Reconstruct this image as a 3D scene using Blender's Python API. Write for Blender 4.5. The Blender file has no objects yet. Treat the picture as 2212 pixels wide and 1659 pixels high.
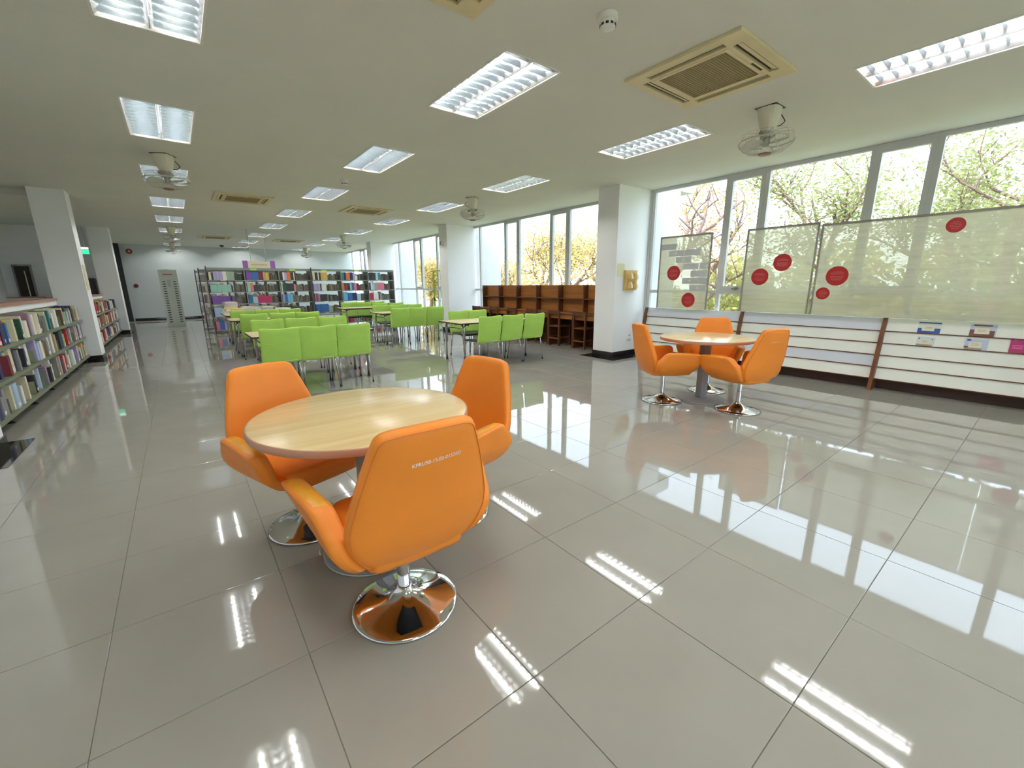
import bpy, bmesh, math, random
from mathutils import Vector, Matrix, Quaternion
rnd = random.Random(7)
PI = math.pi
SC = bpy.context.scene
COL = SC.collection

# ------------------------------------------------------------------ camera
H_CAM, CEIL = 1.348, 2.996
def _camera():
    yaw, pitch, roll = [math.radians(a) for a in (37.767, 13.341, -0.424)]
    f = Vector((math.sin(yaw)*math.cos(pitch), math.cos(yaw)*math.cos(pitch), -math.sin(pitch)))
    r = Vector((math.cos(yaw), -math.sin(yaw), 0))
    u = r.cross(f)
    r2 = math.cos(roll)*r + math.sin(roll)*u
    u2 = -math.sin(roll)*r + math.cos(roll)*u
    cam = bpy.data.cameras.new('camera')
    cam.sensor_fit = 'HORIZONTAL'; cam.sensor_width = 36.0
    cam.lens = 908.15/2212*36.0
    cam.clip_start = 0.02; cam.clip_end = 400
    o = bpy.data.objects.new('camera', cam)
    COL.objects.link(o)
    m = Matrix((r2, u2, -f)).transposed().to_4x4()
    m.translation = Vector((0, 0, H_CAM))
    o.matrix_world = m
    SC.camera = o
_camera()

# ------------------------------------------------------------------ world, exposure
SKY = 3.1
w = bpy.data.worlds.new('sky'); SC.world = w
w.use_nodes = True
bg = w.node_tree.nodes['Background']
bg.inputs[0].default_value = (0.70, 0.835, 1.0, 1)
bg.inputs[1].default_value = SKY
TUBE = 70.0
sun = bpy.data.lights.new('sun', 'SUN'); sun.energy = 4.6; sun.angle = 0.02; sun.color = (1.0, 0.95, 0.86)
so_ = bpy.data.objects.new('sun', sun); COL.objects.link(so_)
so_.rotation_euler = Vector((0.62, -0.10, -0.77)).to_track_quat('-Z', 'Y').to_euler()
SC.view_settings.view_transform = 'Standard'
SC.view_settings.look = 'None'
SC.view_settings.exposure = 0.76
SC.view_settings.gamma = 1.0
SC.view_settings.use_curve_mapping = False
cy = SC.cycles
cy.max_bounces = 10; cy.diffuse_bounces = 5; cy.glossy_bounces = 5
cy.transmission_bounces = 6; cy.transparent_max_bounces = 16
cy.caustics_reflective = False; cy.caustics_refractive = False
cy.sample_clamp_indirect = 6.0
cy.use_denoising = True

# ------------------------------------------------------------------ materials
def lin(c):
    return tuple(((v/255.0)/12.92 if v/255.0 <= 0.04045 else ((v/255.0+0.055)/1.055)**2.4) for v in c)
MATS = {}
def mat(name, rgb, rough=0.5, metal=0.0, spec=0.5, var=0.0, vscale=6.0, bump=0.0, bscale=200.0, coat=0.0, emit=None, stretch=None):
    if name in MATS: return MATS[name]
    m = bpy.data.materials.new(name); m.use_nodes = True
    nt = m.node_tree; b = nt.nodes['Principled BSDF']
    c = lin(rgb)
    b.inputs['Base Color'].default_value = (*c, 1)
    b.inputs['Roughness'].default_value = rough
    b.inputs['Metallic'].default_value = metal
    b.inputs['Specular IOR Level'].default_value = spec
    b.inputs['Coat Weight'].default_value = coat
    if coat: b.inputs['Coat Roughness'].default_value = 0.08
    if var or bump:
        tc = nt.nodes.new('ShaderNodeTexCoord')
        src = tc.outputs['Object']
        if stretch:
            mp = nt.nodes.new('ShaderNodeMapping'); mp.inputs['Scale'].default_value = stretch
            nt.links.new(src, mp.inputs[0]); src = mp.outputs[0]
        if var:
            n = nt.nodes.new('ShaderNodeTexNoise'); n.inputs['Scale'].default_value = vscale
            n.inputs['Detail'].default_value = 5; nt.links.new(src, n.inputs['Vector'])
            r = nt.nodes.new('ShaderNodeValToRGB')
            r.color_ramp.elements[0].position = 0.3; r.color_ramp.elements[1].position = 0.7
            r.color_ramp.elements[0].color = (*[v*(1-var) for v in c], 1)
            r.color_ramp.elements[1].color = (*[min(1, v*(1+var)) for v in c], 1)
            nt.links.new(n.outputs['Fac'], r.inputs[0]); nt.links.new(r.outputs[0], b.inputs['Base Color'])
        if bump:
            n2 = nt.nodes.new('ShaderNodeTexNoise'); n2.inputs['Scale'].default_value = bscale
            n2.inputs['Detail'].default_value = 3; nt.links.new(src, n2.inputs['Vector'])
            bp = nt.nodes.new('ShaderNodeBump'); bp.inputs['Strength'].default_value = bump
            bp.inputs['Distance'].default_value = 0.002
            nt.links.new(n2.outputs['Fac'], bp.inputs['Height']); nt.links.new(bp.outputs[0], b.inputs['Normal'])
    if emit:
        b.inputs['Emission Color'].default_value = (*lin(emit[0]), 1)
        b.inputs['Emission Strength'].default_value = emit[1]
    MATS[name] = m
    return m

M_CEIL = mat('ceiling_paint', (220, 221, 211), 0.9, var=0.02, vscale=1.5, bump=0.15, bscale=90)
M_BACKW = mat('back_wall_dimmed_paint', (196, 204, 205), 0.75, var=0.02, vscale=1.2)  # greyer copy of the wall paint; dimness of the far end put into colour
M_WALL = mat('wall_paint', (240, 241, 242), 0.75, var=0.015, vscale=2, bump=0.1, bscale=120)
M_TILE = mat('porcelain_tile', (154, 151, 143), 0.035, spec=0.66, var=0.03, vscale=3)
M_GROUT = mat('grout', (120, 114, 104), 0.8)
M_GRANITE = mat('black_granite', (34, 32, 33), 0.08, var=0.3, vscale=60)
M_FRAME = mat('window_aluminium', (206, 208, 208), 0.4, var=0.03)
M_EXT = mat('exterior_paint', (206, 206, 206), 0.8, var=0.04)
M_WTRIM = mat('white_trim', (222, 224, 222), 0.5)
M_LEDGE = mat('brown_ledge', (172, 128, 108), 0.4, var=0.1)
M_ORANGE = mat('orange_leather', (238, 140, 44), 0.42, spec=0.4, var=0.05, vscale=3.5, bump=0.35, bscale=420)
M_ORANGE2 = mat('orange_leather_worn', (226, 160, 40), 0.38, spec=0.45, var=0.09, vscale=9, bump=0.35, bscale=420)
M_PIPE = mat('orange_seam', (222, 122, 34), 0.5)
M_CHROME = mat('chrome', (225, 225, 228), 0.06, metal=1.0)
M_STEEL = mat('steel_tube', (196, 194, 192), 0.16, metal=1.0)
M_BLACKP = mat('black_plastic', (28, 28, 29), 0.4, bump=0.1)
M_GREYM = mat('grey_paint', (142, 140, 140), 0.38, var=0.05, vscale=20)
M_LIME = mat('lime_fabric', (174, 214, 100), 0.75, spec=0.25, var=0.05, vscale=5, bump=0.3, bscale=500)
M_LIMEP = mat('lime_paint', (170, 210, 70), 0.4)
M_EDGE = mat('dark_edge', (52, 38, 34), 0.5)
M_EDGEP = mat('pinkish_edge_band', (190, 138, 112), 0.4, var=0.05)
M_WHITEP = mat('white_plastic', (230, 229, 222), 0.4)
M_CREAM = mat('cream_plastic', (218, 204, 160), 0.45, var=0.04)
M_CREAMD = mat('cream_grille', (150, 136, 96), 0.6)
M_DARK = mat('dark_slot', (62, 52, 36), 0.8)
M_FANW = mat('fan_enamel', (222, 218, 196), 0.35)
M_RED = mat('red_print', (176, 36, 42), 0.4)
M_REDT = mat('pale_red_print', (214, 128, 128), 0.5)
M_GREYB = mat('grey_print', (190, 194, 197), 0.5)
M_WHITEPRINT = mat('white_print', (240, 232, 226), 0.6)
M_SHELF = mat('shelf_steel', (128, 136, 130), 0.4, var=0.03)
M_SHELFG = mat('shelf_steel_green', (118, 126, 102), 0.4, var=0.04)
M_PURP = mat('dark_plum_edge', (70, 56, 72), 0.5)
M_PAGE = mat('paper_pages', (222, 214, 192), 0.85, var=0.06, vscale=80, stretch=(40, 1, 1))
M_REFL = mat('lamp_reflector', (238, 241, 244), 0.22, metal=0.78)
M_BLADE = mat('lamp_louver', (168, 178, 186), 0.25, metal=0.92)

def wood(name, c1, c2, rough, axis='y', scale=5.0, spec=0.5):
    m = bpy.data.materials.new(name); m.use_nodes = True
    nt = m.node_tree; b = nt.nodes['Principled BSDF']
    b.inputs['Roughness'].default_value = rough; b.inputs['Specular IOR Level'].default_value = spec
    tc = nt.nodes.new('ShaderNodeTexCoord'); mp = nt.nodes.new('ShaderNodeMapping')
    s = {'x': (0.6, 9, 9), 'y': (9, 0.6, 9), 'z': (9, 9, 0.6)}[axis]
    mp.inputs['Scale'].default_value = [v*scale for v in s]
    n = nt.nodes.new('ShaderNodeTexNoise'); n.inputs['Scale'].default_value = 1.0; n.inputs['Detail'].default_value = 7
    n.inputs['Distortion'].default_value = 0.4
    r = nt.nodes.new('ShaderNodeValToRGB')
    r.color_ramp.elements[0].position = 0.34; r.color_ramp.elements[1].position = 0.66
    r.color_ramp.elements[0].color = (*lin(c1), 1); r.color_ramp.elements[1].color = (*lin(c2), 1)
    L = nt.links
    L.new(tc.outputs['Object'], mp.inputs[0]); L.new(mp.outputs[0], n.inputs['Vector'])
    L.new(n.outputs['Fac'], r.inputs[0]); L.new(r.outputs[0], b.inputs['Base Color'])
    MATS[name] = m
    return m
M_MAPLE = wood('maple_laminate', (222, 194, 140), (232, 208, 158), 0.2, 'x', 2.2)
M_MAPLE2 = wood('maple_laminate_light', (226, 206, 160), (236, 218, 176), 0.25, 'x', 2.2)
M_TEAK = wood('teak_board', (96, 56, 30), (124, 74, 38), 0.4, 'y', 2.0)
M_TEAKD = wood('teak_dark', (78, 44, 28), (100, 58, 34), 0.4, 'z', 2.0)
M_TEAKL = wood('teak_light', (150, 92, 44), (172, 110, 56), 0.4, 'y', 2.0)
M_RACKW = wood('rack_post_wood', (92, 52, 28), (116, 68, 36), 0.35, 'z', 2.0)
M_KICK = mat('rack_kickboard', (58, 34, 26), 0.5)
M_LAM = mat('white_laminate', (238, 242, 234), 0.18, var=0.015)
M_LAMB = mat('laminate_painted_reflection', (214, 220, 230), 0.18, var=0.015)  # white laminate again, its bluish reflection put into the colour

def glass_mat():
    m = bpy.data.materials.new('window_glass'); m.use_nodes = True
    nt = m.node_tree; nt.nodes.clear()
    o = nt.nodes.new('ShaderNodeOutputMaterial'); mx = nt.nodes.new('ShaderNodeMixShader')
    t = nt.nodes.new('ShaderNodeBsdfTransparent'); g = nt.nodes.new('ShaderNodeBsdfGlossy')
    t.inputs[0].default_value = (0.965, 0.98, 0.972, 1); g.inputs['Roughness'].default_value = 0.01
    f = nt.nodes.new('ShaderNodeFresnel'); f.inputs[0].default_value = 1.3
    gm = nt.nodes.new('ShaderNodeNewGeometry'); su = nt.nodes.new('ShaderNodeMath'); su.operation = 'SUBTRACT'; su.inputs[0].default_value = 1.0
    mu = nt.nodes.new('ShaderNodeMath'); mu.operation = 'MULTIPLY'
    nt.links.new(gm.outputs['Backfacing'], su.inputs[1]); nt.links.new(su.outputs[0], mu.inputs[0]); nt.links.new(f.outputs[0], mu.inputs[1])
    nt.links.new(mu.outputs[0], mx.inputs[0]); nt.links.new(t.outputs[0], mx.inputs[1]); nt.links.new(g.outputs[0], mx.inputs[2])
    nt.links.new(mx.outputs[0], o.inputs[0])
    return m
M_GLASS = glass_mat()

def film_mat():
    # translucent printed sheet: lets the view through faintly, scatters the rest
    m = bpy.data.materials.new('frosted_sheet'); m.use_nodes = True
    nt = m.node_tree; nt.nodes.clear(); L = nt.links
    o = nt.nodes.new('ShaderNodeOutputMaterial'); mx = nt.nodes.new('ShaderNodeMixShader')
    ad = nt.nodes.new('ShaderNodeMixShader')
    t = nt.nodes.new('ShaderNodeBsdfTransparent'); tl = nt.nodes.new('ShaderNodeBsdfTranslucent'); d = nt.nodes.new('ShaderNodeBsdfDiffuse')
    t.inputs[0].default_value = (0.84, 0.82, 0.70, 1)
    tl.inputs[0].default_value = (0.60, 0.575, 0.48, 1); d.inputs[0].default_value = (0.62, 0.60, 0.52, 1)
    tc = nt.nodes.new('ShaderNodeTexCoord'); mp = nt.nodes.new('ShaderNodeMapping'); mp.inputs['Scale'].default_value = (1, 1.3, 14)
    n = nt.nodes.new('ShaderNodeTexNoise'); n.inputs['Scale'].default_value = 1.6; n.inputs['Detail'].default_value = 4
    mr = nt.nodes.new('ShaderNodeMapRange')
    mr.inputs['From Min'].default_value = 0.3; mr.inputs['From Max'].default_value = 0.7
    mr.inputs['To Min'].default_value = 0.48; mr.inputs['To Max'].default_value = 0.60
    L.new(tc.outputs['Object'], mp.inputs[0]); L.new(mp.outputs[0], n.inputs['Vector']); L.new(n.outputs['Fac'], mr.inputs['Value'])
    ad.inputs[0].default_value = 0.42
    L.new(tl.outputs[0], ad.inputs[1]); L.new(d.outputs[0], ad.inputs[2])
    L.new(mr.outputs[0], mx.inputs[0]); L.new(t.outputs[0], mx.inputs[1]); L.new(ad.outputs[0], mx.inputs[2])
    L.new(mx.outputs[0], o.inputs[0])
    return m
M_FILM = film_mat()

def emit_mat(name, rgb, s):
    m = bpy.data.materials.new(name); m.use_nodes = True
    nt = m.node_tree; nt.nodes.clear()
    o = nt.nodes.new('ShaderNodeOutputMaterial'); e = nt.nodes.new('ShaderNodeEmission')
    e.inputs[0].default_value = (*rgb, 1); e.inputs[1].default_value = s
    nt.links.new(e.outputs[0], o.inputs[0])
    return m
M_TUBE = emit_mat('fluorescent_tube', (1.0, 0.985, 0.965), TUBE)
M_EXIT = emit_mat('exit_lit_green', lin((60, 205, 150)), 1.0)
M_EXITW = emit_mat('exit_lit_white', lin((225, 250, 250)), 1.6)

def leaf_mat(name, cols, transl=0.5):
    m = bpy.data.materials.new(name); m.use_nodes = True
    nt = m.node_tree; nt.nodes.clear(); L = nt.links
    o = nt.nodes.new('ShaderNodeOutputMaterial'); mx = nt.nodes.new('ShaderNodeMixShader'); mx.inputs[0].default_value = transl
    d = nt.nodes.new('ShaderNodeBsdfDiffuse'); t = nt.nodes.new('ShaderNodeBsdfTranslucent')
    g = nt.nodes.new('ShaderNodeNewGeometry'); r = nt.nodes.new('ShaderNodeValToRGB')
    els = r.color_ramp.elements
    while len(els) < len(cols): els.new(0.5)
    for i, c in enumerate(cols):
        els[i].position = i/(len(cols)-1); els[i].color = (*lin(c), 1)
    L.new(g.outputs['Random Per Island'], r.inputs[0])
    L.new(r.outputs[0], d.inputs[0]); L.new(r.outputs[0], t.inputs[0])
    L.new(d.outputs[0], mx.inputs[1]); L.new(t.outputs[0], mx.inputs[2]); L.new(mx.outputs[0], o.inputs[0])
    return m
M_LEAFG = leaf_mat('green_leaves', [(124, 134, 84), (164, 166, 118), (144, 152, 98), (186, 176, 140)])
M_LEAFO = leaf_mat('autumn_leaves', [(196, 156, 102), (204, 184, 126), (170, 172, 108), (212, 172, 130)])
M_LEAFP = leaf_mat('sparse_leaves', [(178, 150, 112), (182, 164, 106), (156, 156, 92), (182, 138, 106)])
M_LEAFB = leaf_mat('bush_leaves', [(168, 168, 110), (194, 194, 138), (182, 182, 122), (204, 198, 150)])
M_BARK = mat('bark', (128, 104, 98), 0.9, var=0.2, vscale=15)
M_LAWN = mat('lawn', (140, 140, 102), 0.95, var=0.35, vscale=0.6)

# ------------------------------------------------------------------ mesh helpers
class MB:
    def __init__(s): s.v = []; s.f = []; s.mi = []; s.m = 0
    def add(s, vs, fs):
        b = len(s.v); s.v += [tuple(p) for p in vs]
        for f in fs: s.f.append(tuple(b+i for i in f)); s.mi.append(s.m)
        return s
    def box(s, x0, x1, y0, y1, z0, z1):
        return s.add([(x0,y0,z0),(x1,y0,z0),(x1,y1,z0),(x0,y1,z0),(x0,y0,z1),(x1,y0,z1),(x1,y1,z1),(x0,y1,z1)],
                     [(0,3,2,1),(4,5,6,7),(0,1,5,4),(1,2,6,5),(2,3,7,6),(3,0,4,7)])
    def prism(s, poly, axis, a, b):
        # poly: CCW 2-D outline; extruded along axis from a to b
        n = len(poly)
        def p3(q, t):
            return {'x': (t, q[0], q[1]), 'y': (q[0], t, q[1]), 'z': (q[0], q[1], t)}[axis]
        vs = [p3(q, a) for q in poly] + [p3(q, b) for q in poly]
        fs = [tuple(range(n-1, -1, -1)), tuple(range(n, 2*n))] + [(i, (i+1) % n, n+(i+1) % n, n+i) for i in range(n)]
        return s.add(vs, fs)
    def tube(s, pts, r, n=8, caps=True, closed=False):
        pts = [Vector(p) for p in pts]; k = len(pts)
        rs = r if isinstance(r, (list, tuple)) else [r]*k
        vs = []; t0 = None; nn = None
        for i, p in enumerate(pts):
            if closed: t = (pts[(i+1) % k]-pts[i-1]).normalized()
            else: t = (pts[min(i+1, k-1)]-pts[max(i-1, 0)]).normalized()
            if nn is None:
                a = Vector((0, 0, 1)) if abs(t.z) < 0.9 else Vector((1, 0, 0))
                nn = t.cross(a).normalized()
            else:
                nn = (nn - t*nn.dot(t)).normalized()
            b = t.cross(nn)
            for j in range(n):
                an = 2*PI*j/n
                vs.append(p + (nn*math.cos(an)+b*math.sin(an))*rs[i])
        fs = []
        for i in range(k if closed else k-1):
            i2 = (i+1) % k
            for j in range(n): fs.append((i*n+j, i*n+(j+1) % n, i2*n+(j+1) % n, i2*n+j))
        if caps and not closed:
            fs.append(tuple(range(n-1, -1, -1))); fs.append(tuple((k-1)*n+j for j in range(n)))
        return s.add(vs, fs)
    def lathe(s, prof, n=32, c=(0, 0, 0), cap=True):
        vs = []
        for r, z in prof:
            for j in range(n):
                a = 2*PI*j/n; vs.append((c[0]+r*math.cos(a), c[1]+r*math.sin(a), c[2]+z))
        k = len(prof); fs = []
        for i in range(k-1):
            for j in range(n): fs.append((i*n+j, i*n+(j+1) % n, (i+1)*n+(j+1) % n, (i+1)*n+j))
        if cap:
            fs.append(tuple(range(n-1, -1, -1))); fs.append(tuple((k-1)*n+j for j in range(n)))
        return s.add(vs, fs)
    def pillow(s, outline, t, mapf, rings=((1, 0), (.985, .6), (.95, .92), (.85, 1), (.65, 1), (.4, 1), (.15, 1))):
        n = len(outline)
        cu = sum(p[0] for p in outline)/n; cv = sum(p[1] for p in outline)/n
        vs = []
        for side in (1, -1):
            for sc, wv in rings:
                for p in outline: vs.append(mapf(cu+(p[0]-cu)*sc, cv+(p[1]-cv)*sc, side*wv*t/2))
            vs.append(mapf(cu, cv, side*t/2))
        R = len(rings); S = R*n+1; fs = []
        for si in (0, 1):
            o = si*S
            for i in range(R-1):
                for j in range(n):
                    a, b = o+i*n+j, o+i*n+(j+1) % n
                    q = (a, b, b+n, a+n)
                    fs.append(q if si == 0 else q[::-1])
            for j in range(n):
                q = (o+(R-1)*n+j, o+(R-1)*n+(j+1) % n, o+R*n)
                fs.append(q if si == 0 else q[::-1])
        return s.add(vs, fs)
    def mesh(s, name, mats, smooth=False, merge=False, bevel=0.0, auto=None):
        me = bpy.data.meshes.new(name)
        if merge or bevel:
            bm = bmesh.new()
            bv = [bm.verts.new(p) for p in s.v]
            for f, mi in zip(s.f, s.mi):
                try: fc = bm.faces.new([bv[i] for i in f]); fc.material_index = mi
                except ValueError: pass
            if merge: bmesh.ops.remove_doubles(bm, verts=bm.verts, dist=1e-5)
            if bevel:
                ed = [e for e in bm.edges if len(e.link_faces) == 2 and e.calc_face_angle(0) > 0.6]
                bmesh.ops.bevel(bm, geom=ed, offset=bevel, segments=2, profile=0.5, affect='EDGES', clamp_overlap=True)
            bm.to_mesh(me); bm.free()
        else:
            me.from_pydata(s.v, [], s.f); me.polygons.foreach_set('material_index', s.mi)
        for m in (mats if isinstance(mats, (list, tuple)) else [mats]): me.materials.append(m)
        if smooth: me.polygons.foreach_set('use_smooth', [True]*len(me.polygons))
        me.update()
        if smooth and auto: me.set_sharp_from_angle(angle=auto)
        return me
    def build(s, name, mats, parent=None, **k):
        return link(name, s.mesh(name, mats, **k), parent)

def link(name, me, parent=None, loc=None, rotz=None):
    o = bpy.data.objects.new(name, me); COL.objects.link(o)
    if parent is not None: o.parent = parent
    if loc is not None: o.location = loc
    if rotz is not None: o.rotation_euler = (0, 0, rotz)
    return o
def tag(o, label, cat, group=None):
    o['label'] = label; o['category'] = cat
    if group: o['group'] = group
    return o
def thing(name, label, cat, loc=(0, 0, 0), rotz=0, group=None):
    o = link(name, None, None, loc, rotz); o.empty_display_size = 0.1
    return tag(o, label, cat, group)
def struct(o): o['kind'] = 'structure'; return o
def stuff(o): o['kind'] = 'stuff'; return o
def dup(root, loc, rotz, label, group=None):
    r = root.copy(); COL.objects.link(r); r.location = loc; r.rotation_euler = (0, 0, rotz); r['label'] = label
    if group: r['group'] = group
    for ch in list(root.children):
        c = ch.copy(); COL.objects.link(c); c.parent = r
        for g in ch.children:
            d = g.copy(); COL.objects.link(d); d.parent = c
    return r
def ordinal(n):
    words = ['zeroth', 'first', 'second', 'third', 'fourth', 'fifth', 'sixth', 'seventh', 'eighth', 'ninth', 'tenth', 'eleventh', 'twelfth']
    if n < len(words): return words[n]
    return '%d%s' % (n, 'th' if 10 <= n % 100 <= 20 else {1: 'st', 2: 'nd', 3: 'rd'}.get(n % 10, 'th'))
def smooth_poly(pts, per=5, closed=True):
    out = []; n = len(pts)
    for i in range(n if closed else n-1):
        p0, p1, p2, p3 = [Vector(pts[(i+d) % n]) for d in (-1, 0, 1, 2)]
        for k in range(per):
            t = k/per
            q = 0.5*((2*p1)+(p2-p0)*t+(2*p0-5*p1+4*p2-p3)*t*t+(3*p1-p0-3*p2+p3)*t**3)
            out.append((q.x, q.y))
    return out
def interp(tab, x):
    if x <= tab[0][0]: return tab[0][1]
    for (a, fa), (b, fb) in zip(tab, tab[1:]):
        if x <= b: return fa+(fb-fa)*(x-a)/(b-a)
    return tab[-1][1]
def holed(mb, x0, x1, y0, y1, holes, z0, z1=None):
    """flat plate at z0 with rectangular holes; with z1 a slab (z0 bottom, z1 top) with hole walls"""
    xs = sorted({x0, x1, *[h[0] for h in holes], *[h[1] for h in holes]})
    ys = sorted({y0, y1, *[h[2] for h in holes], *[h[3] for h in holes]})
    xs = [x for x in xs if x0 <= x <= x1]; ys = [y for y in ys if y0 <= y <= y1]
    for a, b in zip(xs, xs[1:]):
        for c, d in zip(ys, ys[1:]):
            mx, my = (a+b)/2, (c+d)/2
            if any(h[0] < mx < h[1] and h[2] < my < h[3] for h in holes): continue
            mb.add([(a, c, z0), (b, c, z0), (b, d, z0), (a, d, z0)], [(0, 3, 2, 1)])
            if z1 is not None: mb.add([(a, c, z1), (b, c, z1), (b, d, z1), (a, d, z1)], [(0, 1, 2, 3)])
    if z1 is not None:
        for h in holes+[(x0, x1, y0, y1)]:
            q = [(h[0], h[2]), (h[1], h[2]), (h[1], h[3]), (h[0], h[3])]
            for i in range(4):
                (a, b), (c, d) = q[i], q[(i+1) % 4]
                mb.add([(a, b, z0), (c, d, z0), (c, d, z1), (a, b, z1)], [(0, 1, 2, 3)])
    return mb
def text_mesh(name, body, size, material, align='LEFT'):
    cu = bpy.data.curves.new(name, 'FONT'); cu.body = body; cu.size = size; cu.align_x = align; cu.align_y = 'CENTER'
    cu.resolution_u = 3; cu.offset = size*.010; cu.fill_mode = 'BOTH'
    o = bpy.data.objects.new(name, cu); COL.objects.link(o)
    dg = bpy.context.evaluated_depsgraph_get()
    me = bpy.data.meshes.new_from_object(o.evaluated_get(dg), depsgraph=dg)
    COL.objects.unlink(o); bpy.data.objects.remove(o)
    me.materials.clear(); me.materials.append(material)
    return me

# ------------------------------------------------------------------ room shell
XW, XWALL0, YB, YN = 7.12, -1.72, 22.9, -6.8     # window plane, left parapet plane, far wall, near wall
XC = -3.63                                        # corridor wall beyond the parapet
LX = (0.112, 2.405, 4.792)
LROWS = [3.401+2.673*k for k in range(-3, 8)]
HW, HL = 0.271, 0.61
holes = [(x-HW, x+HW, y-HL, y+HL) for x in LX for y in LROWS]
ceil = MB()
holed(ceil, XC-0.1, XW+0.1, YN, YB, holes, CEIL)
struct(ceil.build('ceiling', M_CEIL))

floor = struct(MB().box(XC-0.1, XW+0.15, YN, YB, -0.12, -0.0035).build('floor', M_GROUT))
# porcelain tiles, each its own piece; past the 300 nearest one joined part
TS = 0.6
tmb = MB(); c = 0.0012; h = TS/2-0.0012
tmb.add([(-h, -h, -.01), (h, -h, -.01), (h, h, -.01), (-h, h, -.01), (-h, -h, -c), (h, -h, -c), (h, h, -c), (-h, h, -c),
         (-h+c, -h+c, 0), (h-c, -h+c, 0), (h-c, h-c, 0), (-h+c, h-c, 0)],
        [(8, 9, 10, 11)]+[(i, (i+1) % 4, 4+(i+1) % 4, 4+i) for i in range(4)]+[(4+i, 4+(i+1) % 4, 8+(i+1) % 4, 8+i) for i in range(4)])
TILE = tmb.mesh('tile', M_TILE)
cells = []
for i in range(-6, 13):
    for j in range(-16, 33):
        x = TS*(i+0.5-0.68); y = TS*(j+0.5+3.514)
        if XC-0.2 < x < XW+0.2 and YN < y < YB: cells.append((math.hypot(x-1, y-0.5)+(0 if x > -1.6 else 6)+(0 if y > 0.3 or x > 2 else 4), x, y))
cells.sort()
for d, x, y in cells[:300]: link('tile', TILE, floor, (x, y, 0))
rest = MB()
for d, x, y in cells[300:]:
    rest.add([(v[0]+x, v[1]+y, v[2]) for v in tmb.v], tmb.f)
stuff(rest.build('tile_field', M_TILE, floor))

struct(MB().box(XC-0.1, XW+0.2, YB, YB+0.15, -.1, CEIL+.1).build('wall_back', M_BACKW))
struct(MB().box(XC-0.1, XW+0.2, YN-0.15, YN, -.1, 0.25).box(XC-.1, -1.72, YN-.15, YN, .25, CEIL+.1).build('wall_near', M_WALL))
struct(MB().box(XC-0.25, XC, YN, YB, -.1, CEIL+.1).build('wall_corridor', M_WALL))
struct(MB().box(-1.5, XW, YB-0.03, YB, 0, 0.11).build('baseboard_back', M_GRANITE))

# columns: on the window side (wide piers) and on the corridor side (square)
YCOL = (-7.0, -1.03, 4.97, 10.95, 16.95)
XI, XL = 6.2, -1.30
nt_ = [0]
def trim(mb, m, parent=None, **k):
    nt_[0] += 1
    return struct(mb.build('trim_%d' % nt_[0], m, parent, **k))
for y in YCOL:
    p = MB().box(XI, XW+0.06, y, y+0.46, 0, CEIL+.15)
    cobj = struct(p.build('column', M_WALL))
    p = MB().box(XW+0.061, XW+0.95, y, y+0.46, -.5, CEIL+.6)
    if y == 4.97: p.box(XW+0.95, XW+1.4, y, y+0.46, 3.1, 3.4)
    p.build('outer_fin', M_EXT, cobj)
    MB().box(XI-.012, XW-.02, y-.012, y+.472, 0.002, .105).build('plinth', M_GRANITE, cobj)
    MB().box(XI-.21, XW-.05, y-.21, y+.62, -.005, .003).build('floor_border', M_GRANITE, cobj)
for y in YCOL[2:]:
    xl = XL if y > 5 else XL-.075
    cobj = struct(MB().box(-1.75, xl, y, y+0.46, 0, CEIL+.05).build('column', M_WALL))
    MB().box(-1.762, xl+.012, y-.012, y+.472, 0.002, .105).build('plinth', M_GRANITE, cobj)
    MB().box(-1.80, XL+.07, y-.21, y+.62, -.005, .003).build('floor_border', M_GRANITE, cobj)
# low parapet between the corridor columns, brown ledge on top
for k, (a, b) in enumerate(((YN, 4.97), (5.43, 10.95), (11.41, 16.95))):
    pw = struct(MB().box(-1.86, XWALL0, a, b, 0, 1.125).build('wall_left', M_WALL))
    MB().box(-1.92, XWALL0+.02, a, b, 1.125, 1.165).build('ledge', M_LEDGE, pw, bevel=.004)
# corridor end, beam and dark door
struct(MB().box(XC, -1.75, 17.55, 17.7, -.1, CEIL+.1).build('wall_corridor_end', M_WALL))
trim(MB().box(XC, -1.75, 11.3, 11.4, 2.90, CEIL-.001), M_CEIL)
lw = trim(MB().box(XC, -2.95, 17.33, 17.54, 0, 1.08), M_WALL)
MB().box(XC, -2.93, 17.3, 17.54, 1.08, 1.105).build('ledge', M_LEDGE, lw)
dr = struct(MB().box(-3.39, -3.12, 17.49, 17.56, 1.12, 1.92).build('door_1', M_DARK))
MB().box(-3.42, -3.385, 17.47, 17.57, 1.12, 1.95).build('jamb', M_GREYM, dr)
MB().box(-3.10, -3.07, 17.46, 17.57, 1.12, 1.95).build('jamb', M_GREYM, dr)
MB().box(-3.42, -3.07, 17.47, 17.57, 1.92, 1.96).build('header', M_GREYM, dr)
MB().box(-3.215, -3.195, 17.46, 17.5, 1.12, 1.8).build('door_edge', M_WTRIM, dr)
# dark door edge at the far left corner of the back wall
struct(MB().box(-1.95, -1.55, YB-.16, YB-.02, 0, CEIL-.002).build('door_2', M_BLACKP))

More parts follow.
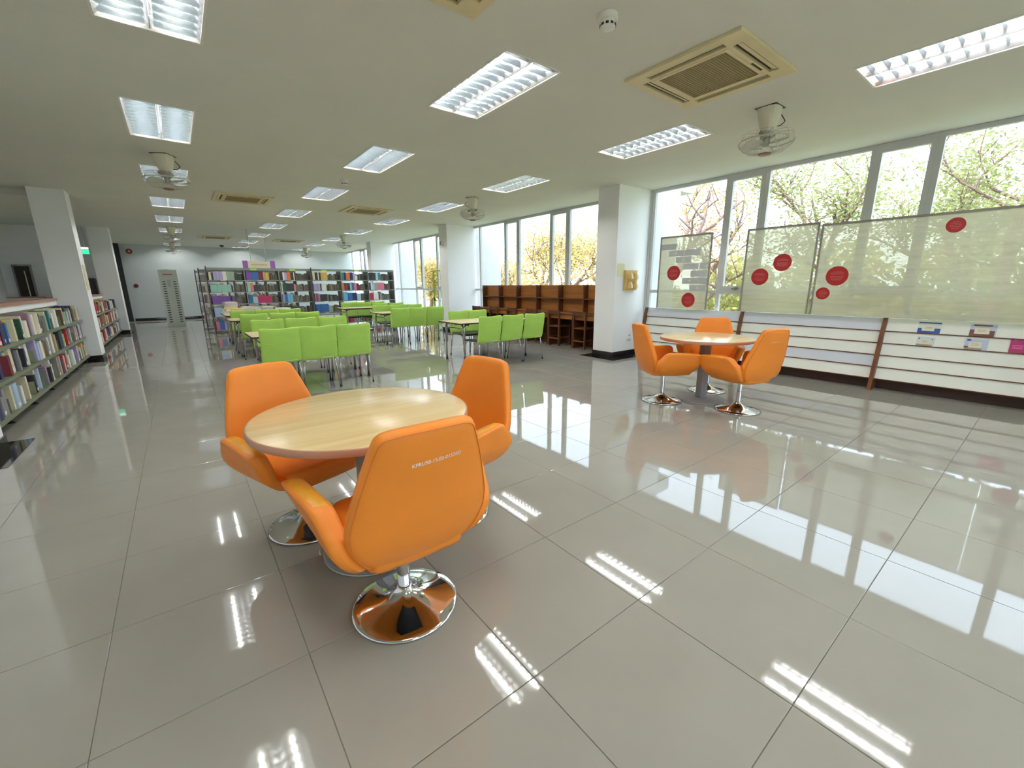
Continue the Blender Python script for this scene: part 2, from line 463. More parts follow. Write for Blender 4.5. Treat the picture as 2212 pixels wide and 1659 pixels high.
# ------------------------------------------------------------------ windows
def window(n, y_hi, y_lo, members, sashes, pane_z=(0.07, 2.93)):
    root = struct(link('window_%d' % n, None))
    X0, X1 = XW-.005, XW+.055
    zr0, zr1 = 1.172, 1.228
    for a in members:
        MB().box(X0, X1, a-.030, a+.030, 0.0, CEIL-.001).build('mullion', M_FRAME, root, bevel=.004)
        MB().box(X0+.03, X1+.02, a-.010, a+.012, 0.0, CEIL-.001).build('mullion_fin', M_FRAME, root)
    MB().box(X0-.005, X1-.004, y_lo, y_hi, 2.945, CEIL-.002).build('head_rail', M_FRAME, root)
    MB().box(X0+.004, X1-.004, y_lo, y_hi, zr0, zr1).build('mid_rail', M_FRAME, root)
    MB().box(X0+.004, X1-.004, y_lo, y_hi, 0.0, 0.07).build('sill_rail', M_FRAME, root)
    ms = sorted(members)
    for a, b in zip(ms, ms[1:]):
        sash = any(a < s < b for s in sashes)
        lo, hi = a+.030, b-.030
        MB().box(XW+.03, XW+.036, lo, hi, 0.07, zr0).build('glass_pane', M_GLASS, root)
        if sash:
            sf = MB()
            for bx in ((lo, lo+.05, zr1, 2.945), (hi-.05, hi, zr1, 2.945), (lo+.05, hi-.05, zr1, zr1+.065), (lo+.05, hi-.05, 2.895, 2.945)):
                sf.box(X0-.012, X0+.05, bx[0], bx[1], bx[2], bx[3])
            so = sf.build('sash', M_FRAME, root)
            MB().box(XW+.02, XW+.026, lo+.05, hi-.05, zr1+.065, 2.895).build('glass_pane', M_GLASS, so)
            MB().box(X0-.03, X0-.012, (lo+hi)/2-.05, (lo+hi)/2+.05, zr1+.02, zr1+.035).box(X0-.025, X0-.012, (lo+hi)/2-.018, (lo+hi)/2+.018, zr1+.005, zr1+.05).build('latch', M_STEEL, so)
        else:
            MB().box(XW+.03, XW+.036, lo, hi, zr1, 2.945).build('glass_pane', M_GLASS, root)
window(1, 4.97, -.57, (4.90, 3.565, 2.99, 1.767, 1.17, -.05, -.53), (3.3, 1.5, -.3))
window(5, -1.03, -6.54, (-1.12, -2.4, -3.0, -4.2, -4.8, -6.0, -6.5), (-2.7, -4.5))  # unseen bay behind the camera, added for daylight on camera-facing surfaces
window(2, 10.95, 5.43, (10.66, 9.45, 8.86, 7.66, 7.07, 5.9, 5.47), (9.1, 7.3, 5.7))
window(3, 16.95, 11.41, (16.40, 15.03, 14.45, 13.3, 12.7, 11.5), (14.7, 13.0))
window(4, 22.9, 17.41, (22.2, 20.95, 20.35, 19.1, 18.5, 17.45), (20.6, 18.8))
wn = struct(link('window_6', None))  # unseen glazed end wall, added so daylight reaches camera-facing surfaces
for x in (-1.70, -.4, .9, 2.2, 3.5, 4.8, 6.1):
    MB().box(x-.035, x+.035, YN-.1, YN-.02, .25, CEIL-.001).build('mullion', M_FRAME, wn)
    MB().box(x+.035, min(x+1.265, XI+.6), YN-.06, YN-.054, .3, 2.93).build('glass_pane', M_GLASS, wn)
MB().box(-1.72, XW, YN-.1, YN-.02, 2.93, CEIL-.001).build('head_rail', M_FRAME, wn)
MB().box(-1.72, XW, YN-.1, YN-.02, .25, .30).build('sill_rail', M_FRAME, wn)
trim(MB().box(XW-.02, XW+.05, 4.93, 4.972, 0, CEIL-.002), M_FRAME)

# ------------------------------------------------------------------ ceiling lights
def lamp_parts(root, fine):
    hb = MB(); t = 0.085
    hb.add([(-HW, -HL, 0), (HW, -HL, 0), (HW, HL, 0), (-HW, HL, 0), (-HW, -HL, t), (HW, -HL, t), (HW, HL, t), (-HW, HL, t)],
           [(4, 7, 6, 5), (0, 4, 5, 1), (1, 5, 6, 2), (2, 6, 7, 3), (3, 7, 4, 0)])
    yield ('housing', hb, M_WHITEP, {})
    fr = MB()
    e = .012
    holed(fr, -HW-e, HW+e, -HL-e, HL+e, [(-HW+.004, HW-.004, -HL+.004, HL-.004)], -.004, .0)
    yield ('frame', fr, M_WHITEP, {})
    rf = MB()
    for s in (-1, 1):      # parabolic side reflectors and the middle ridge
        pr = [(HW-.003, .004), (HW-.03, .03), (HW-.05, .075)]
        for (a, za), (b, zb) in zip(pr, pr[1:]):
            rf.add([(s*a, -HL+.003, za), (s*a, HL-.003, za), (s*b, HL-.003, zb), (s*b, -HL+.003, zb)], [(0, 1, 2, 3)])
        pr = [(.004, .004), (.02, .03), (.055, .075)]
        for (a, za), (b, zb) in zip(pr, pr[1:]):
            rf.add([(s*a, -HL+.003, za), (s*a, HL-.003, za), (s*b, HL-.003, zb), (s*b, -HL+.003, zb)], [(0, 1, 2, 3)])
    yield ('reflector', rf, M_REFL, {'smooth': True})
    for s in (-1, 1):
        tb = MB().tube([(s*.135, -HL+.03, .062), (s*.135, HL-.03, .062)], .0135, 10)
        yield ('tube', tb, M_TUBE, {'smooth': True})
    bl = []
    for s in (-1, 1):
        for k in range(12):
            y = -HL+.05+k*(2*HL-.1)/11
            a, b = s*.02, s*(HW-.02)
            m = MB()
            n = 6
            vs = []
            for q in range(n+1):
                x = a+(b-a)*q/n; d = 4*(q/n)*(1-q/n)
                vs += [(x, y-.001, .004), (x, y-.011, .040+.012*(1-d)), (x, y+.011, .040+.012*(1-d))]
            fs = []
            for q in range(n):
                o = q*3
                fs += [(o, o+1, o+4, o+3), (o+1, o+2, o+5, o+4), (o+2, o, o+3, o+5)]
            m.add(vs, fs); bl.append(m)
    if fine:
        for m in bl: yield ('louver_blade', m, M_BLADE, {})
    else:
        m = MB()
        for q in bl: m.add(q.v, q.f)
        yield ('louver', m, M_BLADE, {})
def make_lamp(fine):
    r = link('ceiling_light', None)
    for nm, mb, mt, k in lamp_parts(r, fine): mb.build(nm, mt, r, **k)
    return r
FINE = {(2, 3), (1, 3), (0, 3), (0, 4), (1, 4), (2, 4), (2, 2)}
protoF = protoC = None
ROWN = ['window-side row', 'middle row', 'corridor-side row']
for ix, x in enumerate(LX):
    for ky, y in enumerate(LROWS):
        fine = (ix, ky) in FINE
        row = {2: 'window-side', 1: 'middle', 0: 'shelf-side'}[ix]
        if ky < 2 or (ky == 2 and ix != 2): lab = 'louvered ceiling light of the %s row overhead, %s behind the frame' % (row, ['third', 'second', 'first'][ky])
        else: lab = 'recessed louvered twin-tube ceiling light, %s in view from the near end of the %s row' % (ordinal(ky-1 if ix == 2 else ky-2), row)
        pr = protoF if fine else protoC
        if pr is None:
            pr = make_lamp(fine)
            if fine: protoF = pr
            else: protoC = pr
            o = pr; o['label'] = lab; o.location = (x, y, CEIL)
        else: o = dup(pr, (x, y, CEIL), 0, lab)
        o['category'] = 'ceiling light'; o['group'] = 'recessed ceiling lights'

# ------------------------------------------------------------------ ceiling cassettes
def make_ac():
    r = link('air_conditioner', None)
    S = .47
    slots = [(-.31, .31, .335, .405), (-.31, .31, -.405, -.335), (.335, .405, -.31, .31), (-.405, -.335, -.31, .31)]
    p = MB(); holed(p, -S, S, -S, S, slots+[(-.285, .285, -.285, .285)], -.038, -.001)
    p.build('panel', M_CREAM, r)
    g = MB().box(-.283, .283, -.283, .283, -.030, -.012)
    g.build('grille_plate', M_CREAMD, r)
    gs = MB()
    for k in range(27):
        y = -.27+k*.0208; gs.box(-.27, .27, y-.005, y+.005, -.036, -.029)
    gs.build('grille_slats', M_CREAMD, r)
    gf = MB(); holed(gf, -.30, .30, -.30, .30, [(-.275, .275, -.275, .275)], -.043, -.036); gf.build('grille_frame', M_CREAM, r)
    for i, s in enumerate(slots):
        MB().box(s[0]+.002, s[1]-.002, s[2]+.002, s[3]-.002, -.006, -.002).build('air_slot', M_DARK, r)
        v = MB()
        cx_, cy_ = (s[0]+s[1])/2, (s[2]+s[3])/2
        if s[1]-s[0] > .3:
            t = .022 if cy_ > 0 else .03
            v.add([(s[0]+.01, cy_-t, -.036), (s[1]-.01, cy_-t, -.036), (s[1]-.01, cy_+.01, -.02), (s[0]+.01, cy_+.01, -.02),
                   (s[0]+.01, cy_-t, -.033), (s[1]-.01, cy_-t, -.033), (s[1]-.01, cy_+.01, -.017), (s[0]+.01, cy_+.01, -.017)],
                  [(0, 3, 2, 1), (4, 5, 6, 7), (0, 1, 5, 4), (2, 3, 7, 6), (1, 2, 6, 5), (3, 0, 4, 7)])
        else:
            t = .022 if cx_ > 0 else .03
            v.add([(cx_-t, s[2]+.01, -.036), (cx_-t, s[3]-.01, -.036), (cx_+.01, s[3]-.01, -.02), (cx_+.01, s[2]+.01, -.02),
                   (cx_-t, s[2]+.01, -.033), (cx_-t, s[3]-.01, -.033), (cx_+.01, s[3]-.01, -.017), (cx_+.01, s[2]+.01, -.017)],
                  [(0, 1, 2, 3), (7, 6, 5, 4), (0, 4, 5, 1), (1, 5, 6, 2), (2, 6, 7, 3), (3, 7, 4, 0)])
        v.build('vane', M_CREAM, r)
    MB().box(.05, .22, -.321, -.305, -.0405, -.037).build('indicator_strip', M_DARK, r)
    return r
ac = make_ac(); tag(ac, 'large cream ceiling air conditioner nearest the window, by the hanging fan', 'air conditioner', 'ceiling air conditioners'); ac.location = (3.66, 2.09, CEIL); ac.scale = (1, 1, .62)
for (x, y), lb in (((1.26, 2.13), 'cream ceiling air conditioner cut by the top edge of the photo'),
                   ((1.25, 10.04), 'cream ceiling air conditioner behind the shelf-side fan, in line with the aisle'),
                   ((3.64, 10.05), 'cream ceiling air conditioner between middle and window-side lights, above green chairs'),
                   ((1.30, 18.25), 'small far cream air conditioner above the far bookcases, aisle side'),
                   ((3.55, 18.2), 'small far cream air conditioner above the far bookcases, window side')):
    dup(ac, (x, y, CEIL), 0, lb)

# ------------------------------------------------------------------ ceiling fans
def make_fan():
    r = link('ceiling_fan', None)
    b = MB(); prof = []
    for z, hx, hy in ((0, .10, .095), (-.06, .098, .09), (-.16, .07, .07), (-.215, .04, .045)):
        prof.append((z, hx, hy))
    vs = []; n = 16
    for z, hx, hy in prof:
        for j in range(n):
            a = 2*PI*j/n; ca, sa = math.cos(a), math.sin(a)
            k = 1/(abs(ca)**4+abs(sa)**4)**.25
            vs.append((hx*ca*k, hy*sa*k, z-.001))
    fs = [(i*n+j, i*n+(j+1) % n, (i+1)*n+(j+1) % n, (i+1)*n+j) for i in range(3) for j in range(n)]+[tuple(range(n-1, -1, -1)), tuple(3*n+j for j in range(n))]
    b.add(vs, fs); b.build('bracket', M_FANW, r, smooth=True, auto=.8)
    MB().box(-.104, .104, -.099, .099, -.005, -.0005).build('mounting_plate', M_BLACKP, r)
    m = MB().tube([(.03, 0, -.09), (.02, 0, -.15), (0, 0, -.22), (0, 0, -.265)], [.035, .05, .052, .06], 16)
    m.build('motor', M_GREYM if False else mat('fan_grey', (186, 184, 172), .4), r, smooth=True, auto=.9)
    cb = MB().tube([(.085, -.045, -.035)]+[(.11+.075*math.sin(PI*q/10), -.055-.02*math.sin(PI*q/10), -.03-.13*q/10-.012*math.sin(2*PI*q/10)) for q in range(1, 10)]+[(.045, -.02, -.165)], .0045, 6)
    cb.build('cable', M_BLACKP, r, smooth=True)
    for s in (-1, 1): MB().lathe([(.0, 0), (.018, .004), (.022, .02), (.012, .034), (0, .036)], 10, (s*.085, s*-.02, -.245), cap=False).build('knob', mat('fan_knob', (150, 140, 126), .5), r, smooth=True)
    # cage: rim band, upper bows, lower wire dome
    R = .245; zc = -.295
    ring = [(R*math.cos(2*PI*k/40), R*math.sin(2*PI*k/40), zc) for k in range(40)]
    cg = MB().tube(ring, .007, 6, closed=True)
    for rr, zz in ((.225, -.232), (.10, -.225), (.17, -.383), (.07, -.402)):
        cg.tube([(rr*math.cos(2*PI*k/32), rr*math.sin(2*PI*k/32), zz) for k in range(32)], .0022, 4, closed=True)
    for k in range(10):
        a = 2*PI*k/10; ca, sa = math.cos(a), math.sin(a)
        cg.tube([(q*ca, q*sa, z) for q, z in ((.05, -.23), (.14, -.222), (.215, -.232), (R, zc))], .0024, 4)
    for k in range(44):
        a = 2*PI*k/44; ca, sa = math.cos(a), math.sin(a)
        cg.tube([(q*ca, q*sa, z) for q, z in ((R, zc), (.235, -.325), (.20, -.36), (.13, -.388), (.05, -.404))], .0014, 3, caps=False)
    cg.build('cage', mat('fan_wire', (205, 204, 192), .35), r, smooth=True)
    MB().lathe([(.0, -.402), (.058, -.404), (.062, -.41), (.05, -.418), (0, -.42)], 20, cap=False).build('badge', mat('fan_badge', (150, 120, 100), .4), r, smooth=True)
    clear = mat('fan_blade_plastic', (214, 216, 206), .25)
    for k in range(3):
        a0 = 2*PI*k/3+.4
        o = smooth_poly([(.03, -.02), (.12, -.075), (.2, -.07), (.215, 0), (.18, .05), (.1, .045), (.03, .02)], 4)
        def mp(u, v, w_, a=a0):
            z = -.315+v*.45+w_
            return (u*math.cos(a)-v*math.sin(a), u*math.sin(a)+v*math.cos(a), z)
        MB().pillow(o, .004, mp, rings=((1, 0), (.97, 1), (.5, 1))).build('blade', clear, r, smooth=True)
    MB().lathe([(0, -.345), (.03, -.34), (.035, -.3), (.03, -.27), (.01, -.262)], 16, cap=False).build('hub', mat('fan_grey', (186, 184, 172), .4), r, smooth=True)
    return r
fan = make_fan(); tag(fan, 'white caged ceiling fan hanging by the window beside the large air conditioner', 'fan', 'caged ceiling fans'); fan.location = (4.81, 2.08, CEIL)
for (x, y), lb, rz in (((4.82, 7.45), 'tilted white caged fan above the wooden study carrels', 2.2), ((.11, 7.42), 'white caged fan in front of the third shelf-side ceiling light', 1.0),
                       ((.11, 15.85), 'small distant caged fan in the shelf-side light row, above the aisle', .5), ((4.74, 15.45), 'small distant caged fan in the window-side row above green chairs', 1.7),
                       ((4.83, 21.3), 'tiny farthest caged fan on window side near the back wall', 2.5), ((.1, 21.4), 'tiny farthest caged fan on shelf side near the back wall', 3.0)):
    f2 = dup(fan, (x, y, CEIL), rz, lb)

def small_lathe(name, label, cat, loc, parts, group=None, rot=None):
    r = thing(name, label, cat, loc, 0, group)
    if rot: r.rotation_euler = rot
    for nm, prof, m in parts: MB().lathe(prof, 20, cap=False).build(nm, m, r, smooth=True, auto=.7)
    return r
def smoke(loc, lab):
    r = small_lathe('smoke_detector', lab, 'smoke detector', loc,
        [('base', [(0, -.001), (.062, -.001), (.062, -.028), (.056, -.034), (0, -.034)], M_WHITEP),
         ('sensor_head', [(.045, -.034), (.045, -.05), (.05, -.052), (.048, -.07), (.03, -.08), (0, -.082)], M_WHITEP)], 'smoke detectors')
    m = MB()
    for k in range(10):
        a = 2*PI*k/10; ca, sa = math.cos(a), math.sin(a)
        x, y = .048*ca, .048*sa
        m.add([(x-sa*.009, y+ca*.009, -.055), (x+sa*.009, y-ca*.009, -.055), (x+sa*.009, y-ca*.009, -.067), (x-sa*.009, y+ca*.009, -.067),
               (x*1.06-sa*.009, y*1.06+ca*.009, -.055), (x*1.06+sa*.009, y*1.06-ca*.009, -.055), (x*1.06+sa*.009, y*1.06-ca*.009, -.067), (x*1.06-sa*.009, y*1.06+ca*.009, -.067)],
              [(0, 1, 2, 3), (7, 6, 5, 4), (0, 4, 5, 1), (2, 6, 7, 3), (1, 5, 6, 2), (0, 3, 7, 4)])
    m.build('vents', M_BLACKP, r)
smoke((2.40, 2.08, CEIL), 'white round smoke detector beside the large air conditioner')
smoke((2.37, 7.4, CEIL), 'tiny white smoke detector by second light of the middle row')
small_lathe('security_camera', 'small dark dome camera on the far ceiling above bookcases', 'camera', (1.68, 21.2, CEIL),
            [('mount', [(0, -.001), (.09, -.001), (.09, -.03), (0, -.03)], M_WHITEP), ('dome', [(.08, -.03), (.075, -.07), (.04, -.1), (0, -.108)], M_BLACKP)])

# ------------------------------------------------------------------ orange swivel chairs and round tables
def back_y(v): return interp([(.30, -.08), (.335, -.135), (.37, -.185), (.42, -.218), (.5, -.245), (.7, -.29), (.92, -.338)], v)
def back_map(u, v, w_):
    e = .004
    dy = (back_y(v+e)-back_y(v-e))/(2*e); n = math.hypot(1, dy)
    return (u, back_y(v)+.42*u*u+w_/n, v-w_*dy/n)
BACK = [(0, .328), (.10, .336), (.165, .358), (.222, .405), (.258, .47), (.270, .54), (.258, .62), (.220, .76), (.186, .862), (.170, .894), (.140, .908), (.07, .913)]
BACK = [(u, v) for u, v in BACK]+[(-u, v) for u, v in BACK[:0:-1]]
BACKO = smooth_poly(BACK, 4)
def arm_map(side):
    def f(u, v, w_):
        t = max(0, (v-.335)/.26)
        x = .178+.085*min(1, t*2.2)**.7+.03*t + .055*max(0, (u+.2)/.45)*t
        return (side*(x+w_*(.84+.42*t)), u, v+.10*w_*t)
    return f
ARM = smooth_poly([(-.205, .385), (-.12, .342), (.0, .335), (.12, .338), (.19, .358), (.235, .42), (.256, .52), (.254, .575), (.232, .598), (.15, .606), (0, .612), (-.085, .612), (-.125, .598), (-.165, .555), (-.212, .50)], 3)
def make_orange():
    r = link('swivel_chair', None)
    MB().pillow(BACKO, .052, back_map).build('backrest', M_ORANGE, r, smooth=True)
    b = r.children[0]
    ol = [(u*.955, .62+(v-.62)*.955) for u, v in BACKO]
    MB().tube([back_map(u, v, -.0245) for u, v in ol], .0022, 5, closed=True).build('seam', M_PIPE, b, smooth=True)
    MB().box(-.2905, -.286, -.03, .03, .0, .02) if False else None
    for s in (-1, 1):
        MB().pillow(ARM, .068, arm_map(s)).build('armrest', M_ORANGE, r, smooth=True)
        a = [c_ for c_ in r.children if c_.name.startswith('armrest')][-1]
        # worn top pad running along the arm's upper edge
        pts = [(u, v) for u, v in ((-.12, .600), (-.085, .613), (0, .6135), (.15, .607), (.225, .600), (.25, .578))]
        f = arm_map(s)
        pad = MB(); n = 10
        vs = []
        for (u, v), k_ in zip(pts, (.35, .85, 1, 1, .85, .4)):
            for j in range(n):
                an = PI*j/(n-1)
                p = f(u, v-.016+(.007+.0125*k_)*math.sin(an), 0)
                vs.append((p[0]+(.030+.0085*k_)*math.cos(an), p[1], p[2]))
        fs = [(i*n+j, i*n+j+1, (i+1)*n+j+1, (i+1)*n+j) for i in range(len(pts)-1) for j in range(n-1)]
        pad.add(vs, fs); pad.build('arm_top', M_ORANGE2, a, smooth=True)
    seat = smooth_poly([(-.19, -.19), (-.1, -.215), (.1, -.215), (.19, -.19), (.215, 0), (.222, .17), (.2, .235), (.1, .25), (-.1, .25), (-.2, .235), (-.222, .17), (-.215, 0)], 3)
    def smap(u, v, w_): return (u, v, .392+w_*.95-.012*math.cos(u*6)*max(0, 1-abs(v)*4)+.02*max(0, v))
    MB().pillow(seat, .115, smap).build('seat', M_ORANGE, r, smooth=True)
    MB().box(-.085, .085, -.085, .085, .312, .334).box(-.02, .02, .05, .14, .316, .328).build('mounting_plate', M_BLACKP, r, bevel=.003)
    MB().lathe([(.0265, .07), (.0265, .21), (.0245, .212), (.0245, .318)], 20).build('pole', M_CHROME, r, smooth=True, auto=.7)
    MB().lathe([(.0, .0015), (.218, .0015), (.222, .004), (.222, .009), (.214, .0135), (.18, .020), (.135, .030), (.095, .043), (.065, .058), (.045, .074), (.034, .088), (.031, .096), (.027, .098)], 56, cap=False).build('base', M_CHROME, r, smooth=True, auto=1.2)
    return r
def face_to(p, t): return math.atan2(t[1]-p[1], t[0]-p[0])-PI/2
T1, T2 = (.64, 2.02), (4.745, 2.45)
och = make_orange(); p = (.587, 1.525); och.location = (*p, 0); och.rotation_euler = (0, 0, face_to(p, T1)+.08)
tag(och, 'orange swivel chair nearest the camera, back turned, numbered in white', 'chair', 'orange swivel chairs')
for p, t, off, lb in (((.42, 2.46), T1, -.12, 'orange swivel chair behind the near round table, facing the camera'),
                      ((1.125, 2.06), T1, .10, 'orange swivel chair on the window side of the near round table'),
                      ((4.33, 2.71), T2, .0, 'orange swivel chair beside the far round table, closest to the white column'),
                      ((4.62, 1.965), T2, -.02, 'orange swivel chair at the far round table, back to us, before the magazine rack'),
                      ((5.20, 2.62), T2, .05, 'orange swivel chair behind the far round table, nearest the magazine rack')):
    dup(och, (*p, 0), face_to(p, t)+off, lb)
def chair_text(chair, body, size, u0, v0, slope, m):
    me = text_mesh('printed_number', body, size, m)
    for v in me.vertices:
        x, y = v.co.x, v.co.y
        # seen from behind: text runs from the chair's left (-u... camera left) to the right
        q = back_map(u0+x, v0+y+slope*x, -.0272)
        v.co = q
    o = link('printed_number', me, chair); o['label'] = 'white painted inventory number'
    return o
chair_text(och, 'KPRU58-15.00-0157/03', .0190, -.064, .782, .03, M_WHITEPRINT)
M_FADED = mat('faded_print', (238, 176, 132), .6)
def dashes(rng, x0, x1, y, h, words):
    mb = MB(); x = x0
    while x < x1-.004:
        wdt = min(rng.uniform(*words), x1-x)
        mb.add([(x, y, 0), (x+wdt, y, 0), (x+wdt, y+h, 0), (x, y+h, 0)], [(0, 1, 2, 3)]); x += wdt+rng.uniform(.003, .006)
    return mb
for ch in [o for o in COL.objects if o.name.startswith('swivel_chair') and o.location.x > 3 and o.location.y != 2.62][:2]:
    mb = dashes(rnd, -.06, .10, .78, .010, (.006, .012))
    mb.v = [back_map(x, y, -.0272) for x, y, z in mb.v]
    mb.build('printed_number', M_FADED, ch)

def make_round_table():
    r = link('round_table', None)
    R = .508
    MB().lathe([(0, .708), (R-.012, .708), (R-.006, .710), (R-.006, .741), (R-.010, .7425), (0, .7425)], 72, cap=False).build('tabletop', M_MAPLE, r, smooth=True, auto=.5)
    MB().lathe([(R-.007, .709), (R-.002, .7095), (R, .712), (R, .738), (R-.002, .741), (R-.006, .742), (R-.0061, .7405)], 72, cap=False).build('edge_band', M_EDGEP, r, smooth=True, auto=.9)
    o = []
    for k in range(8):
        a = PI/8+k*PI/4; o.append((.062*math.cos(a), .062*math.sin(a)))
    MB().prism(o, 'z', .02, .69).build('column', M_GREYM, r, bevel=.004)
    MB().lathe([(0, .69), (.19, .69), (.19, .707), (0, .707)], 24, cap=False).build('top_plate', M_GREYM, r)
    MB().lathe([(0, .001), (.252, .001), (.256, .006), (.256, .016), (.250, .021), (.215, .024), (.21, .027), (.08, .03), (0, .03)], 56, cap=False).build('base', M_GREYM, r, smooth=True, auto=.6)
    MB().lathe([(.2565, .003), (.2575, .004), (.2575, .007), (.2565, .008)], 56, cap=False).build('base_rim', M_WHITEP, r, smooth=True)
    return r
rt = make_round_table(); rt.location = (*T1, 0); tag(rt, 'round maple table in the foreground with a grey pedestal', 'table', 'round pedestal tables')
rt2 = dup(rt, (*T2, 0), 0, 'round maple table farther off by the magazine rack')

# ------------------------------------------------------------------ lime chairs and study tables
def make_lime():
    r = link('stacking_chair', None)
    def mp(u, v, w_):
        t = (v-.405)/.45
        y = -.205-.075*t+.045*math.sin(t*PI)*-.35+.18*u*u
        return (u, y+w_, v+(.10*abs(u)**1.0*.14*0 if True else 0)+.25*u*u*max(0, t)**3)
    o = smooth_poly([(-.186, .402), (-.221, .410), (-.228, .47), (-.224, .62), (-.228, .79), (-.220, .832), (-.17, .845), (0, .838), (.17, .845), (.220, .832), (.228, .79), (.224, .62), (.228, .47), (.221, .410), (.186, .402), (0, .400)], 3)
    MB().pillow(o, .042, mp, rings=((1, 0), (.98, .7), (.94, 1), (.7, 1), (.35, 1))).build('backrest', M_LIME, r, smooth=True)
    bk = r.children[0]
    MB().tube([mp(-.2+.4*k/10, .655+.004*math.sin(k*1.9), -.0205) for k in range(11)], .0026, 4).build('crease', M_LIME, bk, smooth=True)
    mb = dashes(random.Random(3), .03, .17, .425, .009, (.006, .014))
    mb.v = [mp(x, y, -.0218) for x, y, z in mb.v]
    mb.build('printed_mark', M_WHITEPRINT, bk)
    s = smooth_poly([(-.2, -.19), (-.1, -.2), (.1, -.2), (.2, -.19), (.215, 0), (.21, .18), (.18, .22), (-.18, .22), (-.21, .18), (-.215, 0)], 3)
    MB().pillow(s, .03, lambda u, v, w_: (u, v, .435+w_-.01*(1-(u/.22)**2)+(.0 if v < .12 else -.9*(v-.12)**2*2))).build('seat', M_BLACKP, r, smooth=True)
    for sx in (-1, 1):
        MB().tube([(sx*.185, -.195, .43), (sx*.2, -.21, .3), (sx*.222, -.232, .012)], .0105, 8).build('leg', M_STEEL, r, smooth=True)
        MB().tube([(sx*.19, .13, .42), (sx*.195, .19, .38), (sx*.2, .215, .3), (sx*.208, .262, .012)], .0105, 8).build('leg', M_STEEL, r, smooth=True)
        MB().tube([(sx*.185, -.23, .60), (sx*.19, -.2, .44), (sx*.19, -.15, .417), (sx*.19, .12, .417)], .0095, 8).build('side_rail', M_STEEL, r, smooth=True)
        fm = MB()
        for y in (-.2325, .2625): fm.lathe([(0, .001), (.013, .001), (.0135, .012), (.0115, .03), (0, .03)], 10, (sx*(.222 if y < 0 else .208), y, 0), cap=False)
        fm.build('foot_caps', M_BLACKP, r, smooth=True)
    return r
lime = None
def put_lime(x, y, rz, lab):
    global lime
    g = 'lime stacking chairs'
    if lime is None:
        lime = make_lime(); lime.location = (x, y, 0); lime.rotation_euler = (0, 0, rz); tag(lime, lab, 'chair', g)
    else: dup(lime, (x, y, 0), rz, lab, g)
def make_study_table():
    r = link('study_table', None)
    W, D, zt = 1.6, .8, .712
    o = [(-W/2+.04, -D/2), (W/2-.04, -D/2), (W/2-.01, -D/2+.01), (W/2, -D/2+.04), (W/2, D/2-.04), (W/2-.01, D/2-.01), (W/2-.04, D/2), (-W/2+.04, D/2), (-W/2+.01, D/2-.01), (-W/2, D/2-.04), (-W/2, -D/2+.04), (-W/2+.01, -D/2+.01)]
    MB().prism(o, 'z', zt-.022, zt-.0015).build('edge', M_EDGE, r)
    MB().prism([(x*.992, y*.986) for x, y in o], 'z', zt-.003, zt).build('tabletop', M_MAPLE2, r)
    for sx in (-1, 1):
        for sy in (-1, 1):
            x, y = sx*(W/2-.12), sy*(D/2-.08)
            m = MB().tube([(x-sx*.09, y, zt-.038), (x-sx*.03, y, zt-.042), (x-sx*.004, y, zt-.075), (x, y, zt-.12), (x, y, .04)], .0165, 10)
            m.tube([(x+sx*.0, y-sy*.12, zt-.04), (x+sx*.0, y-sy*.06, zt-.045), (x+sx*.0, y-sy*.042, zt-.085), (x, y-sy*.036, zt-.13), (x, y-sy*.036, .34)], .0125, 8)
            m.build('leg', M_STEEL, r, smooth=True)
            MB().lathe([(0, .001), (.022, .001), (.024, .012), (.020, .03), (.018, .045), (0, .045)], 12, (x, y, 0), cap=False).build('foot', M_BLACKP, r, smooth=True)
        x = sx*(W/2-.12)
        MB().tube([(x, -D/2+.08, zt-.11), (x, D/2-.08, zt-.11)], .0115, 8).build('rail', M_STEEL, r, smooth=True)
    MB().tube([(-W/2+.12, 0, zt-.05), (W/2-.12, 0, zt-.05)], .0135, 8).build('beam', M_STEEL, r, smooth=True)
    return r
st = make_study_table()
TABS = [((1.46, 6.67), 'maple study table of the nearest lime chair group'),
        ((1.50, 9.98), 'maple study table of the second lime chair group, aisle side'),
        ((1.56, 11.72), 'maple study table piled with papers, the near one of the pair'),
        ((1.56, 12.54), 'maple study table by the bookcases, back one of the paper-piled pair'),
        ((4.46, 6.52), 'maple study table of the lime group nearest the wooden carrels'),
        ((4.43, 9.96), 'maple study table of the middle lime group on window side'),
        ((4.40, 12.75), 'maple study table of the farthest lime group, open end showing')]
for i, ((x, y), lb) in enumerate(TABS):
    if i == 0: st.location = (x, y, 0); tag(st, lb, 'table', 'maple study tables')
    else: dup(st, (x, y, 0), 0, lb)
SETS = [('nearest aisle-side', 'near', (.912, 1.365, 1.815), 6.11, 0), ('nearest aisle-side', 'far', (1.03, 1.505, 2.0), 7.24, PI),
        ('second aisle-side', 'near', (1.06, 1.54, 1.98), 9.48, 0), ('second aisle-side', 'far', (1.035, 1.49, 1.955), 10.50, PI),
        ('carrel-side', 'near', (3.98, 4.455, 4.94), 5.97, 0), ('carrel-side', 'far', (4.33, 4.78), 7.04, PI),
        ('middle window-side', 'near', (3.93, 4.37, 4.83), 9.48, 0), ('middle window-side', 'far', (4.07, 4.54, 5.0), 10.48, PI),
        ('farthest window-side', 'near', (4.52, 5.01), 12.28, 0), ('farthest window-side', 'far', (4.09, 4.55, 5.02), 13.20, PI)]
for grp, side, xs, y, rz in SETS:
    for i, x in enumerate(xs):
        pos = {3: ['left', 'middle', 'right'], 2: ['left', 'right']}[len(xs)][i]
        put_lime(x, y, rz+rnd.uniform(-.03, .03), 'lime green chair, %s one on the %s side of the %s table' % (pos, 'bookcase' if side == 'far' else 'camera', grp))

